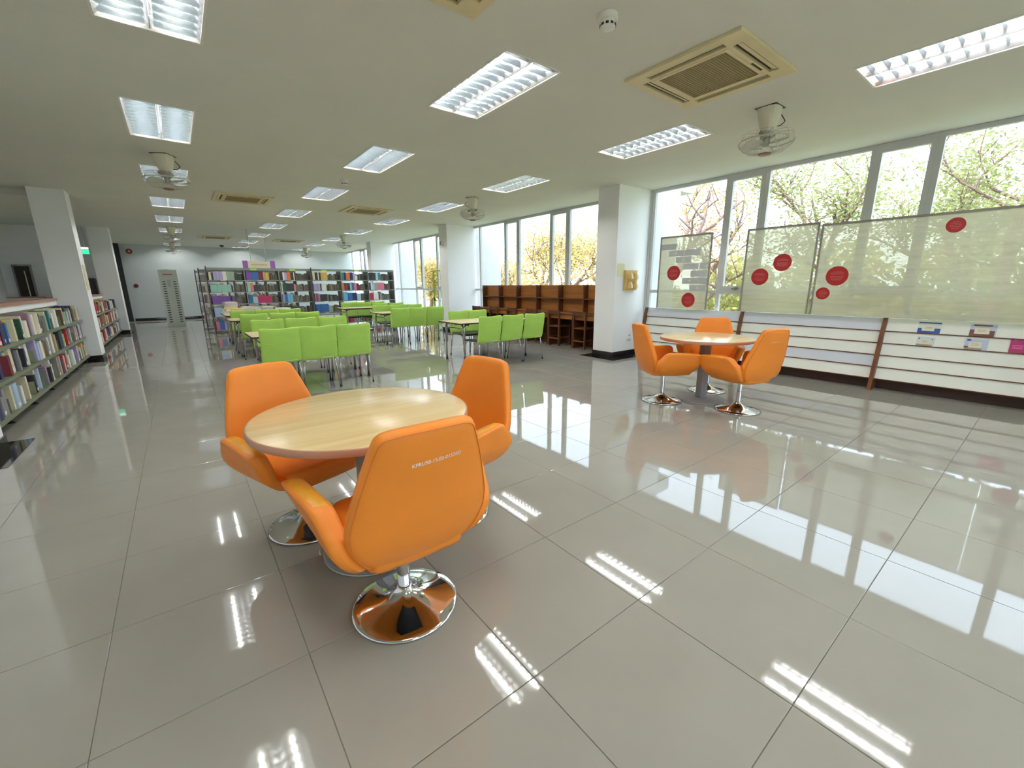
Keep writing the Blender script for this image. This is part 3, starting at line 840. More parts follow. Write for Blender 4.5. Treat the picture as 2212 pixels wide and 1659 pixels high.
# papers piled on the table by the bookcases
PCOL = [mat('paper_grey', (200, 196, 188), .8, var=.05), mat('paper_white', (232, 228, 214), .8, var=.04), mat('paper_cream', (226, 208, 156), .8, var=.05), mat('paper_lilac', (190, 188, 204), .8, var=.05)]
PN = ['grey', 'white', 'cream', 'lilac']
for si, (x, y, hs, tb) in enumerate(((.97, 12.42, (.06, .05, .07, .05, .04), 'back'), (1.32, 12.45, (.05, .04, .05), 'back'), (1.05, 11.72, (.05, .04, .05), 'near'), (1.75, 12.45, (.06, .05, .03), 'back'), (2.1, 12.42, (.04, .05), 'back'))):
    z = .7125
    for k, hh in enumerate(hs):
        ci = (si*2+k) % 4
        a = rnd.uniform(-.15, .15); wx, wy = rnd.uniform(.12, .15), rnd.uniform(.16, .19)
        m = MB().box(-wx, wx, -wy, wy, 0, hh-.001)
        o = m.build('paper_bundle', PCOL[ci], None, bevel=.004)
        o.location = (x+rnd.uniform(-.012, .012), y+rnd.uniform(-.012, .012), z); o.rotation_euler = (0, 0, a)
        tag(o, '%s paper bundle, %s from the bottom of the %s pile on %s paper-piled table' % (PN[ci], ordinal(k+1), ordinal(si+1), tb), 'papers', 'paper bundles on the study tables')
        z += hh

# ------------------------------------------------------------------ study carrels and wooden chairs
YD = [10.18-.77*k for k in range(7)]
t = thing('study_carrel', 'row of six dark wooden study carrels under the window behind lime chairs', 'carrel')
for y in YD:
    MB().prism([(6.54, .003), (7.02, .003), (7.02, 1.325), (6.86, 1.325), (6.86, .735), (6.54, .735)], 'y', y-.012, y+.012).build('divider', M_TEAKD, t)
for a, b in zip(YD[1:], YD):
    MB().box(6.565, 7.02, a+.013, b-.013, .712, .735).build('desktop', M_TEAK, t)
    MB().box(6.60, 6.618, a+.013, b-.013, .60, .711).build('apron', M_TEAKL, t)
    MB().box(6.88, 7.0, a+.013, b-.013, 1.015, 1.037).build('shelf', M_TEAK, t)
    MB().box(7.001, 7.019, a+.013, b-.013, .736, 1.322).build('back_panel', M_TEAKL, t)
    MB().box(6.98, 6.998, a+.013, b-.013, .003, .70).build('kneehole_panel', M_TEAKD, t)
def make_wchair():
    r = link('wooden_chair', None)          # local: faces +x (towards the desk), back at x=0
    for s in (-1, 1):
        MB().box(0, .035, s*.16-.016, s*.16+.016, .002, .78).build('back_leg', M_TEAKD, r, bevel=.003)
        MB().box(.34, .372, s*.155-.016, s*.155+.016, .002, .42).build('front_leg', M_TEAKD, r, bevel=.003)
        MB().box(.035, .34, s*.157-.01, s*.157+.01, .17, .20).build('rung', M_TEAK, r)
    MB().box(.0, .385, -.18, .18, .42, .445).build('seat', M_TEAK, r, bevel=.004)
    MB().box(.002, .024, -.144, .144, .70, .775).build('top_rail', M_TEAKD, r, bevel=.003)
    MB().box(.005, .022, -.144, .144, .15, .18).build('back_rung', M_TEAK, r)
    return r
wc = make_wchair()
for k, y in enumerate(YD[1:]):
    lb = 'dark wooden chair pushed into the %s study carrel from the white column' % ordinal(6-k)
    x = 6.55-(.12 if k == 0 else 0)
    if k == 0: wc.location = (x-.05, y+.42, 0); wc['label'] = lb; wc['category'] = 'chair'; wc['group'] = 'wooden carrel chairs'
    else: dup(wc, (6.52, y+.56 if k < 5 else y+.56, 0), 0, lb)

# ------------------------------------------------------------------ magazine rack, display sheets
YR = [4.83, 3.075, 1.33, -.42]
def tier_x(z): return 6.86+.15*(z/.9)
def rack_unit(n, y0, y1, lab, tops):
    r = thing('magazine_rack', lab, 'rack', (0, 0, 0), 0, 'magazine rack units')
    MB().box(6.99, 7.01, y0+.022, y1-.022, .0045, .15).build('kickboard', M_KICK, r)
    MB().box(7.03, 7.045, y0+.022, y1-.022, .0045, .90).build('back_panel', M_LAM, r)
    for i in range(5):
        z0 = .146+i*.15; x = tier_x(z0)
        m = MB().prism([(x, z0), (x+.012, z0), (x+.042, z0+.152), (x+.030, z0+.152)], 'y', y0+.022, y1-.022)
        m.build('display_panel', M_LAMB if i in tops else M_LAM, r)
        MB().box(x-.012, x+.04, y0+.022, y1-.022, z0-.010, z0).build('lip', M_RACKW, r, bevel=.002)
    return r
def rack_post(parent, y, nm='end_panel'):
    MB().prism([(6.80, .0045), (6.99, .0045), (7.05, .905), (6.985, .905), (6.95, .8)], 'y', y-.021, y+.021).build(nm, M_RACKW, parent, bevel=.003)
ru = []
for i in range(3):
    lab = ['magazine rack unit next to the white column, empty', 'empty magazine rack unit in the middle, behind orange chairs',
           'magazine rack unit holding brochures, at the right', 'magazine rack unit past the right edge of the photo'][i]
    r = rack_unit(i, YR[i+1], YR[i], lab, ((4,), (4, 1), ())[i]); ru.append(r)
    rack_post(r, YR[i]-(.0 if i == 0 else .0))
rack_post(ru[-1], YR[3])

def dot(parent, y, z, rad, lines, seed):
    """red round print with rows of small pale lettering, flush on the sheet"""
    X = 6.932
    n = 36
    m = MB(); m.add([(X, y+rad*math.cos(2*PI*k/n), z+rad*math.sin(2*PI*k/n)) for k in range(n)]+[(X-.003, y+rad*math.cos(2*PI*k/n), z+rad*math.sin(2*PI*k/n)) for k in range(n)],
                    [tuple(range(n, 2*n))[::-1], tuple(range(n))]+[(k, (k+1) % n, n+(k+1) % n, n+k) for k in range(n)])
    d = m.build('red_disc', M_RED, parent)
    d['label'] = 'red round printed disc'
    rg = random.Random(seed); tm = MB()
    for k in range(lines):
        zz = z+rad*.42-k*rad*.84/max(1, lines-1)
        if lines >= 6 and k == 3: continue
        half = rad*(.62 if k not in (0, lines-1) else .42)*rg.uniform(.85, 1)
        q = -half
        while q < half:
            wdt = min(rg.uniform(.004, .013), half-q)
            tm.add([(X-.0035, y-q, zz-.0028), (X-.0035, y-q-wdt, zz-.0028), (X-.0035, y-q-wdt, zz+.0028), (X-.0035, y-q, zz+.0028)], [(0, 1, 2, 3)])
            q += wdt+.003
    tm.build('fine_print', M_REDT, d)
def sheet(lab, y0, y1, z1, borders):
    r = thing('display_sheet', lab, 'display panel', (0, 0, 0), 0, 'translucent display sheets')
    z0 = .91
    MB().box(6.933, 6.937, y0+.004, y1-.004, z0, z1-.004).build('sheet', M_FILM, r)
    if 't' in borders: MB().box(6.926, 6.944, y0, y1, z1-.026, z1).build('top_strip', mat('sheet_frame', (150, 146, 142), .5), r)
    if 'l' in borders: MB().box(6.926, 6.944, y1-.022, y1, z0, z1-.026).build('side_strip', MATS['sheet_frame'], r)
    if 'r' in borders: MB().box(6.926, 6.944, y0, y0+.022, z0, z1-.026).build('side_strip', MATS['sheet_frame'], r)
    return r
sA = sheet('translucent display sheet with grey bricks, plus signs and two red discs', 3.64, 4.585, 2.14, 'tlr')
for y1, y0, z0, plus in ((4.555, 4.265, 1.914, 0), (4.406, 4.125, 1.80, 4.27), (4.111, 3.828, 1.80, 0), (4.26, 3.975, 1.687, 4.115), (4.117, 3.835, 1.572, 0), (3.82, 3.665, 1.572, 3.69),
                         (3.967, 3.685, 1.452, 0), (4.112, 3.833, 1.335, 3.97), (3.82, 3.665, 1.335, 0), (3.967, 3.68, 1.215, 3.825)):
    b_ = MB().box(6.929, 6.932, y0, y1, z0, z0+.097).build('grey_brick_print', M_GREYB, sA)
    if plus:
        MB().box(6.9275, 6.9288, plus-.030, plus+.030, z0+.042, z0+.055).box(6.9275, 6.9288, plus-.0065, plus+.0065, z0+.020, z0+.078).build('plus_print', M_WHITEPRINT, b_)
dot(sA, 4.286, 1.519, .125, 7, 1); dot(sA, 3.973, 1.063, .122, 7, 2)
sB = sheet('translucent display sheet with two red discs between bricks sheet and widest sheet', 2.175, 3.105, 2.13, 'tlr')
dot(sB, 2.857, 1.43, .12, 7, 3); dot(sB, 2.575, 1.625, .12, 9, 4)
sC = sheet('widest translucent display sheet at the right with three red discs', .2, 2.15, 2.10, 'tl')
dot(sC, 1.897, 1.425, .125, 8, 5); dot(sC, 2.026, 1.196, .08, 5, 6); dot(sC, .879, 1.953, .08, 5, 7)
sD = sheet('translucent display sheet past the right edge with grey bricks', -.5, .2, 2.10, 'tr')
for y1, y0, z0, plus in ((.17, -.10, 1.16, .03), (.12, -.14, 1.38, 0), (-.18, -.46, 1.28, -.34)):
    b_ = MB().box(6.929, 6.932, y0, y1, z0, z0+.097).build('grey_brick_print', M_GREYB, sD)
    if plus: MB().box(6.9275, 6.9288, plus-.030, plus+.030, z0+.042, z0+.055).box(6.9275, 6.9288, plus-.0065, plus+.0065, z0+.020, z0+.078).build('plus_print', M_WHITEPRINT, b_)
dot(sD, .012, .99, .1, 6, 8)

# brochures leaning on the rack tiers
BL = mat('brochure_blue', (44, 84, 160), .3); BN = mat('brochure_navy', (28, 40, 110), .3); BB = mat('brochure_brown', (112, 70, 62), .3)
BG = mat('brochure_pale', (214, 222, 222), .25); BV = mat('brochure_lilac', (190, 202, 222), .25); BM = mat('brochure_magenta', (170, 40, 104), .3); BM2 = mat('brochure_magenta_light', (192, 38, 132), .3)
BT = mat('brochure_taupe', (158, 152, 134), .35); CARD = mat('label_card', (222, 218, 196), .6)
def brochure(lab, tier, yl, yr, h, main, bands, card=True):
    z0 = .146+tier*.15+.001; x = tier_x(z0); sl = .03/.152
    r = thing('brochure', lab, 'brochure', (0, 0, 0), 0, 'brochures on the rack')
    def plate(nm, a0, a1, b0, b1, off, th, m):   # a: fraction across from left, b: fraction up
        y1, y0 = yl-(yl-yr)*a0, yl-(yl-yr)*a1
        za, zb = z0+h*b0, z0+h*b1
        X = lambda z: x-.002-off+(z-z0)*sl
        MB().prism([(X(za)-th, za), (X(za), za), (X(zb), zb), (X(zb)-th, zb)], 'y', y0, y1).build(nm, m, r)
    plate('cover', 0, 1, 0, 1, 0, .006, main)
    for a0, a1, b0, b1, m in bands: plate('cover_band', a0, a1, b0, b1, .0062, .0008, m)
    if card:
        plate('label_card', .18, .74, .2, .72, .0075, .001, CARD)
        for k in range(2): plate('card_print', .3, .62, .40+.12*k, .44+.12*k, .0087, .0003, mat('card_ink', (170, 164, 150), .7))
    return r
brochure('blue and white brochure on the top tier, nearest the rack post', 4, 1.015, .82, .125, BG, [(0, 1, .9, 1, BN), (0, .18, 0, .45, BL), (.74, 1, 0, .45, BL), (.18, .74, 0, .2, BL)])
brochure('brown and lilac brochure on the top tier, right of the blue one', 4, .585, .385, .128, BV, [(.12, .82, .86, .99, BB), (0, .2, 0, .55, BB), (.2, .76, 0, .2, BB), (.76, .95, 0, .5, BB)])
brochure('pale grey brochure with taupe base on the second tier below the blue one', 3, 1.0, .845, .105, BG, [(0, .9, 0, .18, BT), (.08, .16, .74, .86, BN), (.82, .9, .7, .8, BB)])
brochure('pale lilac brochure on the second tier below the brown one', 3, .60, .42, .118, BV, [(.05, .78, 0, .16, BT), (.08, .25, .8, .97, BL), (.0, .2, .16, .3, BB)])
mg = brochure('magenta brochure on the second tier at the right edge', 3, .265, .07, .15, BM, [(0, 1, .72, 1, BM2), (.1, .26, .76, .92, M_WHITEPRINT), (.32, .62, .8, .86, mat('pink_ink', (226, 120, 180), .5)), (.1, .5, .5, .54, MATS['pink_ink']), (.1, .46, .4, .44, MATS['pink_ink']), (.1, .5, .3, .34, MATS['pink_ink'])], card=False)
tag(MB().box(7.052, 7.06, .42, 1.16, .93, .965).build('label_strip', BV), 'pale label strip on the ledge behind the brochure rack', 'label')

# things on the pier next to the rack
tag(MB().box(6.243, 6.44, 4.9655, 4.9695, 1.475, 1.695).build('paper_note', mat('yellowed_paper', (222, 220, 176), .7, var=.03)), 'yellowed blank paper taped to the white column', 'paper')
pb = thing('wall_plaque', 'cream wall plaque with four domed holders on the white column', 'plaque', (6.60, 4.965, 1.41))
M_PLQ = mat('ochre_cream', (214, 182, 112), .5, var=.05)
MB().box(-.17, .17, -.045, 0, -.185, .17).build('board', M_PLQ, pb, bevel=.006)
for sx in (-.075, .085):
    for z0 in (-.15, .01):
        # half dome holder with a pale pointed window
        m = MB(); n = 10; vs = []
        for k in range(7):
            tt = k/6; zz = z0+.135*tt; rr = .062*math.sqrt(max(0, 1-tt**2.2))
            for j in range(n+1):
                a = PI*j/n; vs.append((sx+rr*math.cos(a), -.045-rr*1.1*math.sin(a), zz))
        fs = [(i*(n+1)+j, i*(n+1)+j+1, (i+1)*(n+1)+j+1, (i+1)*(n+1)+j) for i in range(6) for j in range(n)]+[tuple(range(n, -1, -1))]
        hl = m.add(vs, fs).build('holder', M_PLQ, pb, smooth=True, auto=.7)
        w2 = MB(); vs = []
        for tt, hw in ((0, .028), (.4, .024), (.7, .014), (.88, .004)):
            zz = z0+.008+.125*tt; rr = .062*math.sqrt(max(0, 1-((zz-z0)/.135)**2.2))*1.1+.003
            vs += [(sx+.012-hw, -.045-rr, zz), (sx+.012+hw, -.045-rr, zz)]
        w2.add(vs, [(0, 1, 3, 2), (2, 3, 5, 4), (4, 5, 7, 6)])
        w2.build('window_mark', mat('pale_cream', (240, 230, 196), .5), hl)
        MB().add([(sx+.006, -.112, z0+.03), (sx+.018, -.112, z0+.03), (sx+.012, -.104, z0+.07)], [(0, 1, 2)]).build('slot_mark', mat('brown_mark', (150, 120, 84), .6), hl)
so = thing('power_outlet', 'white double power outlet low on the white column', 'outlet', (6.67, 4.9695, .30))
MB().box(-.07, .07, -.012, 0, -.035, .035).build('plate', M_WHITEP, so, bevel=.003)
for dx in (-.042, 0, .042): MB().box(dx-.013, dx+.013, -.015, -.0125, -.018, .018).build('socket', mat('socket_grey', (190, 188, 180), .5), so)
small_lathe('call_button', 'small pink round button above the low outlet on column', 'button', (6.69, 4.9695, .385), [('disc', [(0, .012), (.016, .011), (.019, 0)], mat('pink_plastic', (214, 140, 140), .5))], rot=(PI/2, 0, 0))
sp = thing('wall_speaker', 'small white speaker box high on the middle white column', 'speaker', (6.195, 11.18, 2.50))
MB().box(-.075, 0, -.06, .06, -.07, .07).build('case', M_WHITEP, sp, bevel=.006)
MB().box(-.0785, -.0755, -.045, .045, -.05, .05).build('grille', M_GREYM, sp)

# lime cabinet behind the middle pier
cb = thing('display_cabinet', 'narrow lime framed glass cabinet between the middle column and window', 'cabinet', (6.48, 11.85, 0))
m = MB()
for bx in ((0, .04, 0, .04), (0, .04, .56, .6), (.42, .46, 0, .04), (.42, .46, .56, .6)): m.box(bx[0], bx[1], bx[2], bx[3], .003, 1.76)
m.build('posts', M_LIMEP, cb)
MB().box(0, .46, 0, .6, 1.76, 1.79).build('top', M_LIMEP, cb)
MB().box(0, .46, 0, .6, .06, .1).build('bottom', M_LIMEP, cb)
MB().box(.43, .45, .04, .56, .1, 1.76).build('back_panel', M_GREYM, cb)
for z in (.5, .85, 1.2, 1.5): MB().box(.04, .43, .02, .58, z, z+.015).build('shelf', M_WHITEP, cb)
d = MB().box(.012, .018, .06, .54, .12, 1.74).build('door', M_GLASS, cb)
MB().box(-.012, .011, .50, .54, .85, .95).build('handle', M_BLACKP, d)

# ------------------------------------------------------------------ books
BC = {'navy': (38, 44, 92), 'blue': (56, 104, 168), 'sky blue': (112, 178, 214), 'teal': (52, 124, 132), 'dark green': (38, 76, 58), 'sage': (150, 168, 150),
      'maroon': (112, 36, 48), 'red': (178, 52, 48), 'orange': (216, 116, 60), 'mustard': (208, 170, 84), 'cream': (220, 208, 176), 'white': (226, 224, 216),
      'grey': (138, 138, 140), 'charcoal': (54, 52, 58), 'brown': (112, 84, 64), 'tan': (186, 158, 122), 'mauve': (158, 124, 146), 'purple': (120, 78, 158),
      'pink': (212, 120, 146), 'crimson': (178, 44, 92), 'lilac': (176, 168, 206), 'mint': (148, 196, 178), 'pale blue': (170, 196, 222)}
BM_ = {k: mat('cover_'+k.replace(' ', '_'), v, .42, var=.04, vscale=12) for k, v in BC.items()}
def book_mb(t, d, h):
    """spine at local -y face, thickness along x, standing on z=0"""
    b = MB(); c_ = min(.004, t*.18)
    b.m = 0
    b.box(0, c_, 0, d, 0, h); b.box(t-c_, t, 0, d, 0, h); b.box(c_, t-c_, 0, c_, 0, h)
    b.m = 1
    b.box(c_, t-c_, c_, d-.006, .003, h-.004)
    return b
def put_book(t, d, h, colr, base, rz, lean, lab, grp, sticker=None):
    mats_ = [BM_[colr], M_PAGE]
    mb = book_mb(t, d, h)
    if sticker:
        mats_.append(M_WHITEPRINT); mb.m = 2
        mb.add([(t*.12, -.0006, .02), (t*.88, -.0006, .02), (t*.88, -.0006, .055), (t*.12, -.0006, .055)], [(0, 1, 2, 3)])
    o = mb.build('book', mats_)
    o.location = base; o.rotation_euler = (0, lean, rz)
    tag(o, lab, 'book', grp)
    return o
def book_name(colr, t, h):
    return ('thick ' if t > .05 else 'thin ' if t < .032 else '')+('tall ' if h > .262 else 'short ' if h < .205 else '')+colr+' book'
LOWC = ['white', 'white', 'cream', 'grey', 'white', 'lilac', 'pale blue', 'cream', 'grey', 'navy', 'charcoal', 'blue', 'teal', 'white', 'sage', 'mauve', 'maroon', 'cream', 'red', 'sky blue', 'grey', 'mustard', 'tan', 'lilac', 'brown', 'dark green', 'white', 'cream', 'navy', 'charcoal']
LOWF = ['white', 'cream', 'tan', 'navy', 'red', 'charcoal', 'orange', 'maroon', 'blue', 'mustard', 'grey', 'brown', 'white', 'cream', 'teal']
# low steel shelves against the parapet: three rows each
def low_shelf(lab, y0, y1):
    r = thing('low_bookshelf', lab, 'bookcase', (0, 0, 0), 0, 'low steel bookshelves')
    for z in (.115, .445, .755):
        MB().box(-1.715, -1.455, y0, y1, z, z+.022).build('shelf', M_SHELFG, r)
        MB().box(-1.461, -1.452, y0, y1, z-.012, z+.024).build('shelf_lip', M_SHELFG, r)
    n = max(2, int((y1-y0)/.9))
    for k in range(n+1):
        y = y0+(y1-y0)*k/n
        MB().box(-1.715, -1.66, y-.015, y+.015, .002, 1.02).build('upright', M_SHELFG, r)
        MB().prism([(-1.66, .002), (-1.50, .002), (-1.52, .03), (-1.66, .11)], 'y', y-.012, y+.012).build('foot', M_BLACKP, r)
    MB().box(-1.719, -1.708, y0, y1, .1, 1.05).build('back_sheet', M_SHELFG, r)
    return r
low_shelf('nearer low green steel bookshelf under the brown ledge', 5.46, 10.92)
low_shelf('farther low green steel bookshelf between the two corridor columns', 11.44, 16.92)
def fill_low(y0, y1, where, cols, tmin, tmax, seed):
    rg = random.Random(seed)
    for zi, (z, row) in enumerate(((.137, 'bottom'), (.467, 'middle'), (.777, 'top'))):
        y = y0+rg.uniform(.0, .1); n = 0
        while y < y1-.08:
            run = rg.randint(4, 9)
            for q in range(run):
                tk = rg.uniform(tmin, tmax); hh = rg.uniform(.19, .272); dd = rg.uniform(.15, .205)
                if y+tk > y1: break
                colr = rg.choice(cols); n += 1
                lab = '%s, %s from near end, %s shelf of the %s low bookshelf' % (book_name(colr, tk, hh), ordinal(n), row, where)
                put_book(tk, dd, hh, colr, (-1.462-rg.choice((.003, .01, .02, .035, .06)), y, z+.0005), PI/2, 0, lab, 'books on the %s low bookshelf' % where, sticker=rg.random() < .5)
                y += tk+.0015
            # steel book end, then a gap
            if y < y1-.2:
                o = MB().box(-1.60, -1.47, y+.002, y+.005, z+.0005, z+.15).box(-1.60, -1.47, y+.002, y+.09, z+.0003, z+.0015).build('bookend', M_SHELFG)
                tag(o, 'green steel bookend after the %s book, %s shelf of the %s low bookshelf' % (ordinal(n), row, where), 'bookend', 'steel bookends')
                y += rg.uniform(.10, .24)
fill_low(5.5, 10.86, 'nearer', LOWC, .045, .105, 11)
fill_low(11.6, 16.8, 'farther', LOWF, .10, .22, 12)

# tall steel bookcases at the back
ZS = (.12, .50, .855, 1.193, 1.525)
def tall_case(lab, x0, y0, nb, bw, D=.52):
    r = thing('tall_bookcase', lab, 'bookcase', (x0, y0, 0), 0, 'tall steel bookcases')
    W = nb*bw
    MB().box(-.02, 0, 0, D, .003, 1.87).build('end_panel', M_SHELF, r)
    MB().box(W, W+.02, 0, D, .003, 1.87).build('end_panel', M_SHELF, r)
    MB().box(-.028, .0, -.03, -.001, .003, 1.91).build('edge_strip', M_PURP, r)
    MB().box(0, W, 0, D, 1.84, 1.87).build('top', M_SHELF, r)
    for k in range(1, nb):
        MB().box(k*bw-.012, k*bw+.012, 0, D, .003, 1.84).build('upright', M_SHELF, r)
    for k in range(nb):
        a, b = k*bw+.013 if k else .001, (k+1)*bw-.013 if k < nb-1 else W-.001
        for z in ZS:
            MB().box(a, b, .002, D-.002, z-.022, z).build('shelf', M_SHELF, r)
            MB().box(a+.3, a+.42, -.0015, .0015, z-.02, z-.004).build('shelf_label', CARD, r)
        MB().box(a, b, 0.001, .006, 1.80, 1.839).build('header', M_SHELF, r)
    return r
XA, XB, YK = .725, 3.46, 14.86
tall_case('tall grey bookcase on the aisle side, facing the lime chairs', XA, YK, 3, .90)
tall_case('tall grey bookcase on the window side, facing the lime chairs', XB, YK, 3, .905)
tall_case('tall grey bookcase in the second row, only its end visible', .615, 16.52, 3, .90)
tall_case('tall grey bookcase in the third row, only its end visible', .575, 18.25, 3, .90)
# colour runs seen in each bay: (colour, width, height) from left, per shelf from top
RUNS = {
 (0, 4): [('cream', .06, .22), ('charcoal', .05, .2), ('lilac', .22, .24), ('white', .1, .24), ('sage', .18, .24)],
 (0, 3): [('mint', .25, .21), ('mint', .25, .21)],
 (0, 2): [('purple', .44, .22), ('charcoal', .05, .22), ('purple', .05, .22)],
 (0, 1): [('pale blue', .2, .26), ('white', .12, .22), ('grey', .1, .24)],
 (0, 0): [('pink', .09, .24), ('blue', .12, .26), ('lilac', .1, .22)],
 (1, 4): [('purple', .14, .29), ('blue', .18, .29), ('maroon', .12, .25), ('tan', .06, .24), ('mustard', .09, .22)],
 (1, 3): [('mint', .08, .25), ('orange', .04, .25), ('pink', .04, .24), ('charcoal', .19, .19)],
 (1, 2): [('blue', .06, .24), ('teal', .05, .22), ('pale blue', .12, .19), ('crimson', .36, .21)],
 (1, 1): [('orange', .08, .25), ('purple', .05, .25), ('white', .2, .25), ('brown', .1, .2)],
 (1, 0): [('teal', .15, .2), ('grey', .3, .22)],
 (2, 4): [('charcoal', .08, .24), ('white', .05, .23), ('lilac', .07, .22), ('orange', .1, .25), ('charcoal', .08, .23), ('white', .03, .23)],
 (2, 3): [('white', .03, .25), ('dark green', .1, .22), ('charcoal', .22, .23), ('pink', .05, .21)],
 (2, 2): [('lilac', .06, .24), ('blue', .08, .24), ('sky blue', .15, .26)],
 (2, 1): [('dark green', .28, .25), ('charcoal', .2, .2)],
 (2, 0): [('grey', .3, .2), ('blue', .1, .22)],
 (3, 4): [('cream', .07, .25), ('charcoal', .09, .24), ('white', .03, .24), ('charcoal', .06, .24), ('mustard', .2, .24)],
 (3, 3): [('lilac', .2, .22), ('charcoal', .04, .22), ('white', .15, .21)],
 (3, 2): [('orange', .05, .25), ('purple', .05, .25), ('mauve', .06, .24), ('charcoal', .2, .22)],
 (3, 1): [('blue', .4, .26), ('sage', .12, .2)],
 (3, 0): [('blue', .25, .15), ('sky blue', .2, .12)],
 (4, 4): [('teal', .08, .25), ('navy', .06, .25), ('orange', .13, .24), ('navy', .1, .25), ('lilac', .07, .24), ('white', .08, .15)],
 (4, 3): [('orange', .06, .25), ('dark green', .05, .24), ('red', .06, .22), ('navy', .07, .24), ('mint', .06, .24), ('blue', .08, .25), ('pink', .09, .24), ('maroon', .06, .23)],
 (4, 2): [('sky blue', .14, .28), ('blue', .15, .25), ('navy', .16, .25), ('pale blue', .13, .22)],
 (4, 1): [('white', .25, .22), ('grey', .15, .22)],
 (4, 0): [('maroon', .15, .2), ('red', .12, .2), ('grey', .2, .18)],
 (5, 4): [('charcoal', .25, .25), ('pale blue', .08, .25), ('teal', .09, .25), ('brown', .04, .18)],
 (5, 3): [('navy', .05, .25), ('white', .06, .25), ('pale blue', .07, .22), ('sage', .1, .24), ('pink', .25, .25)],
 (5, 2): [('crimson', .13, .22), ('white', .17, .24), ('charcoal', .04, .24), ('grey', .07, .27)],
 (5, 1): [('white', .22, .24), ('sage', .15, .2)],
 (5, 0): [('white', .15, .2), ('red', .15, .2)]}
massb = MB(); MASSC = ['tan', 'brown', 'sage', 'grey', 'cream', 'mauve']
mass_m = [M_PAGE]+[mat('faded_'+c_, tuple(int(.55*v+.45*205) for v in BC[c_]), .6) for c_ in MASSC]
rg = random.Random(5)
SHN = ['bottom', 'fourth', 'third', 'second', 'top']
nbk = 0
for (bay, sh), runs in RUNS.items():
    x0 = (XA if bay < 3 else XB)+(bay % 3)*(.9 if bay < 3 else .905)+.02
    x1 = x0+.86; x = x0+rg.uniform(.0, .015); z = ZS[sh]+.0006; n = 0
    case = 'aisle-side' if bay < 3 else 'window-side'
    for colr, wd, hh in runs:
        ind = sh >= 2
        step = max(.05, min(.075, wd)) if ind else .04
        k = max(1, round(wd/step))
        for q in range(k):
            tk = wd/k; h2 = hh*rg.uniform(.985, 1.0) if k > 1 else hh
            yb = YK+.012+rg.uniform(0, .012)
            if ind:
                n += 1; nbk += 1
                put_book(tk-.0012, .18, h2, colr, (x, yb, z), 0, 0, '%s, %s from left, %s shelf, %s bay of the %s tall bookcase' % (book_name(colr, .04, h2 if h2 > .262 or h2 < .205 else .23), ordinal(n), SHN[sh], ['left', 'middle', 'right'][bay % 3], case), 'books in the tall bookcases')
            else:
                sub = book_mb(tk-.0012, .18, h2)
                # joined lower-shelf books: colour comes from the slot list below
                ci = len(mass_m)
                if BM_[colr] in mass_m: ci = mass_m.index(BM_[colr])
                else: mass_m.append(BM_[colr])
                for f, mi in zip(sub.f, sub.mi):
                    pass
                base = len(massb.v)
                massb.v += [(vx+x, vy+yb, vz+z) for vx, vy, vz in sub.v]
                for f, mi in zip(sub.f, sub.mi):
                    massb.f.append(tuple(base+i for i in f)); massb.mi.append(ci if mi == 0 else 0)
            x += tk
    # books of the other face seen from behind through the open back
    x = x0+.0
    while x < x1-.02:
        tk = rg.uniform(.02, .045)
        if rg.random() < .9:
            massb.m = rg.choice([0, 0, 1, 2, 3, 4, 5])
            massb.box(x, x+tk-.001, YK+.30, YK+.49, z, z+rg.uniform(.15, .22))
        x += tk
for (xr, yr) in ((.615, 16.52), (.575, 18.25)):
    for bay in range(3):
        for z in ZS:
            x = xr+bay*.9+.03
            while x < xr+bay*.9+.8:
                tk = rg.uniform(.03, .07); massb.m = rg.choice([0, 1, 2, 3, 4, 5, 6])
                massb.box(x, x+tk-.001, yr+.02, yr+.2, z+.0006, z+rg.uniform(.17, .26)); x += tk
mo = massb.build('book_rows', mass_m)
stuff(mo); mo['label'] = 'remaining rows of books deeper in and lower on the tall bookcases'; mo['category'] = 'books'
for x, y, cc in ((2.83, YK-.004, 0), (3.75, YK-.004, 0), (4.8, YK-.004, 0), (1.78, YK-.004, 0)):
    o = MB().box(x, x+.17, y-.004, y, 1.80, 1.85).build('shelf_sign', mat('lime_card', (176, 214, 92), .6))
    tag(o, 'small lime sign on the tall bookcase top edge, %s from the aisle' % {1.78: 'first', 2.83: 'second', 3.75: 'third', 4.8: 'fourth'}[x], 'sign', 'small lime shelf signs')

# hanging sign
hs = thing('hanging_sign', 'cream hanging sign with purple ends above the aisle-side tall bookcase', 'sign', (2.09, 15.25, 0))
MB().box(-.29, .29, -.012, .012, 1.87, 2.085).build('board', mat('sign_cream', (226, 214, 178), .6, var=.03), hs)
for s in (-1, 1):
    MB().box(s*.365-.065, s*.365+.065, -.016, .016, 1.86, 2.10).build('purple_end', mat('sign_purple', (160, 100, 180), .5), hs)
    MB().tube([(s*.20, 0, 2.09), (s*.20, 0, CEIL-.001)], .008, 8).build('rod', M_WHITEP, hs, smooth=True)
    MB().lathe([(0, 2.075), (.02, 2.077), (.02, 2.1), (0, 2.105)], 10, (s*.20, -.002, 0), cap=False).build('rod_clip', M_STEEL, hs)
me = text_mesh('sign_lettering', 'สาขาการจัดการ', .07, mat('sign_ink', (134, 112, 150), .6), 'CENTER')
xs = [v.co.x for v in me.vertices]
ws = (max(xs)-min(xs)) if xs else 1
sc_ = min(1.0, .50/ws)
for v in me.vertices: v.co = (v.co.x*sc_, -.0128, 1.985+v.co.y*1.0)
link('sign_lettering', me, hs)

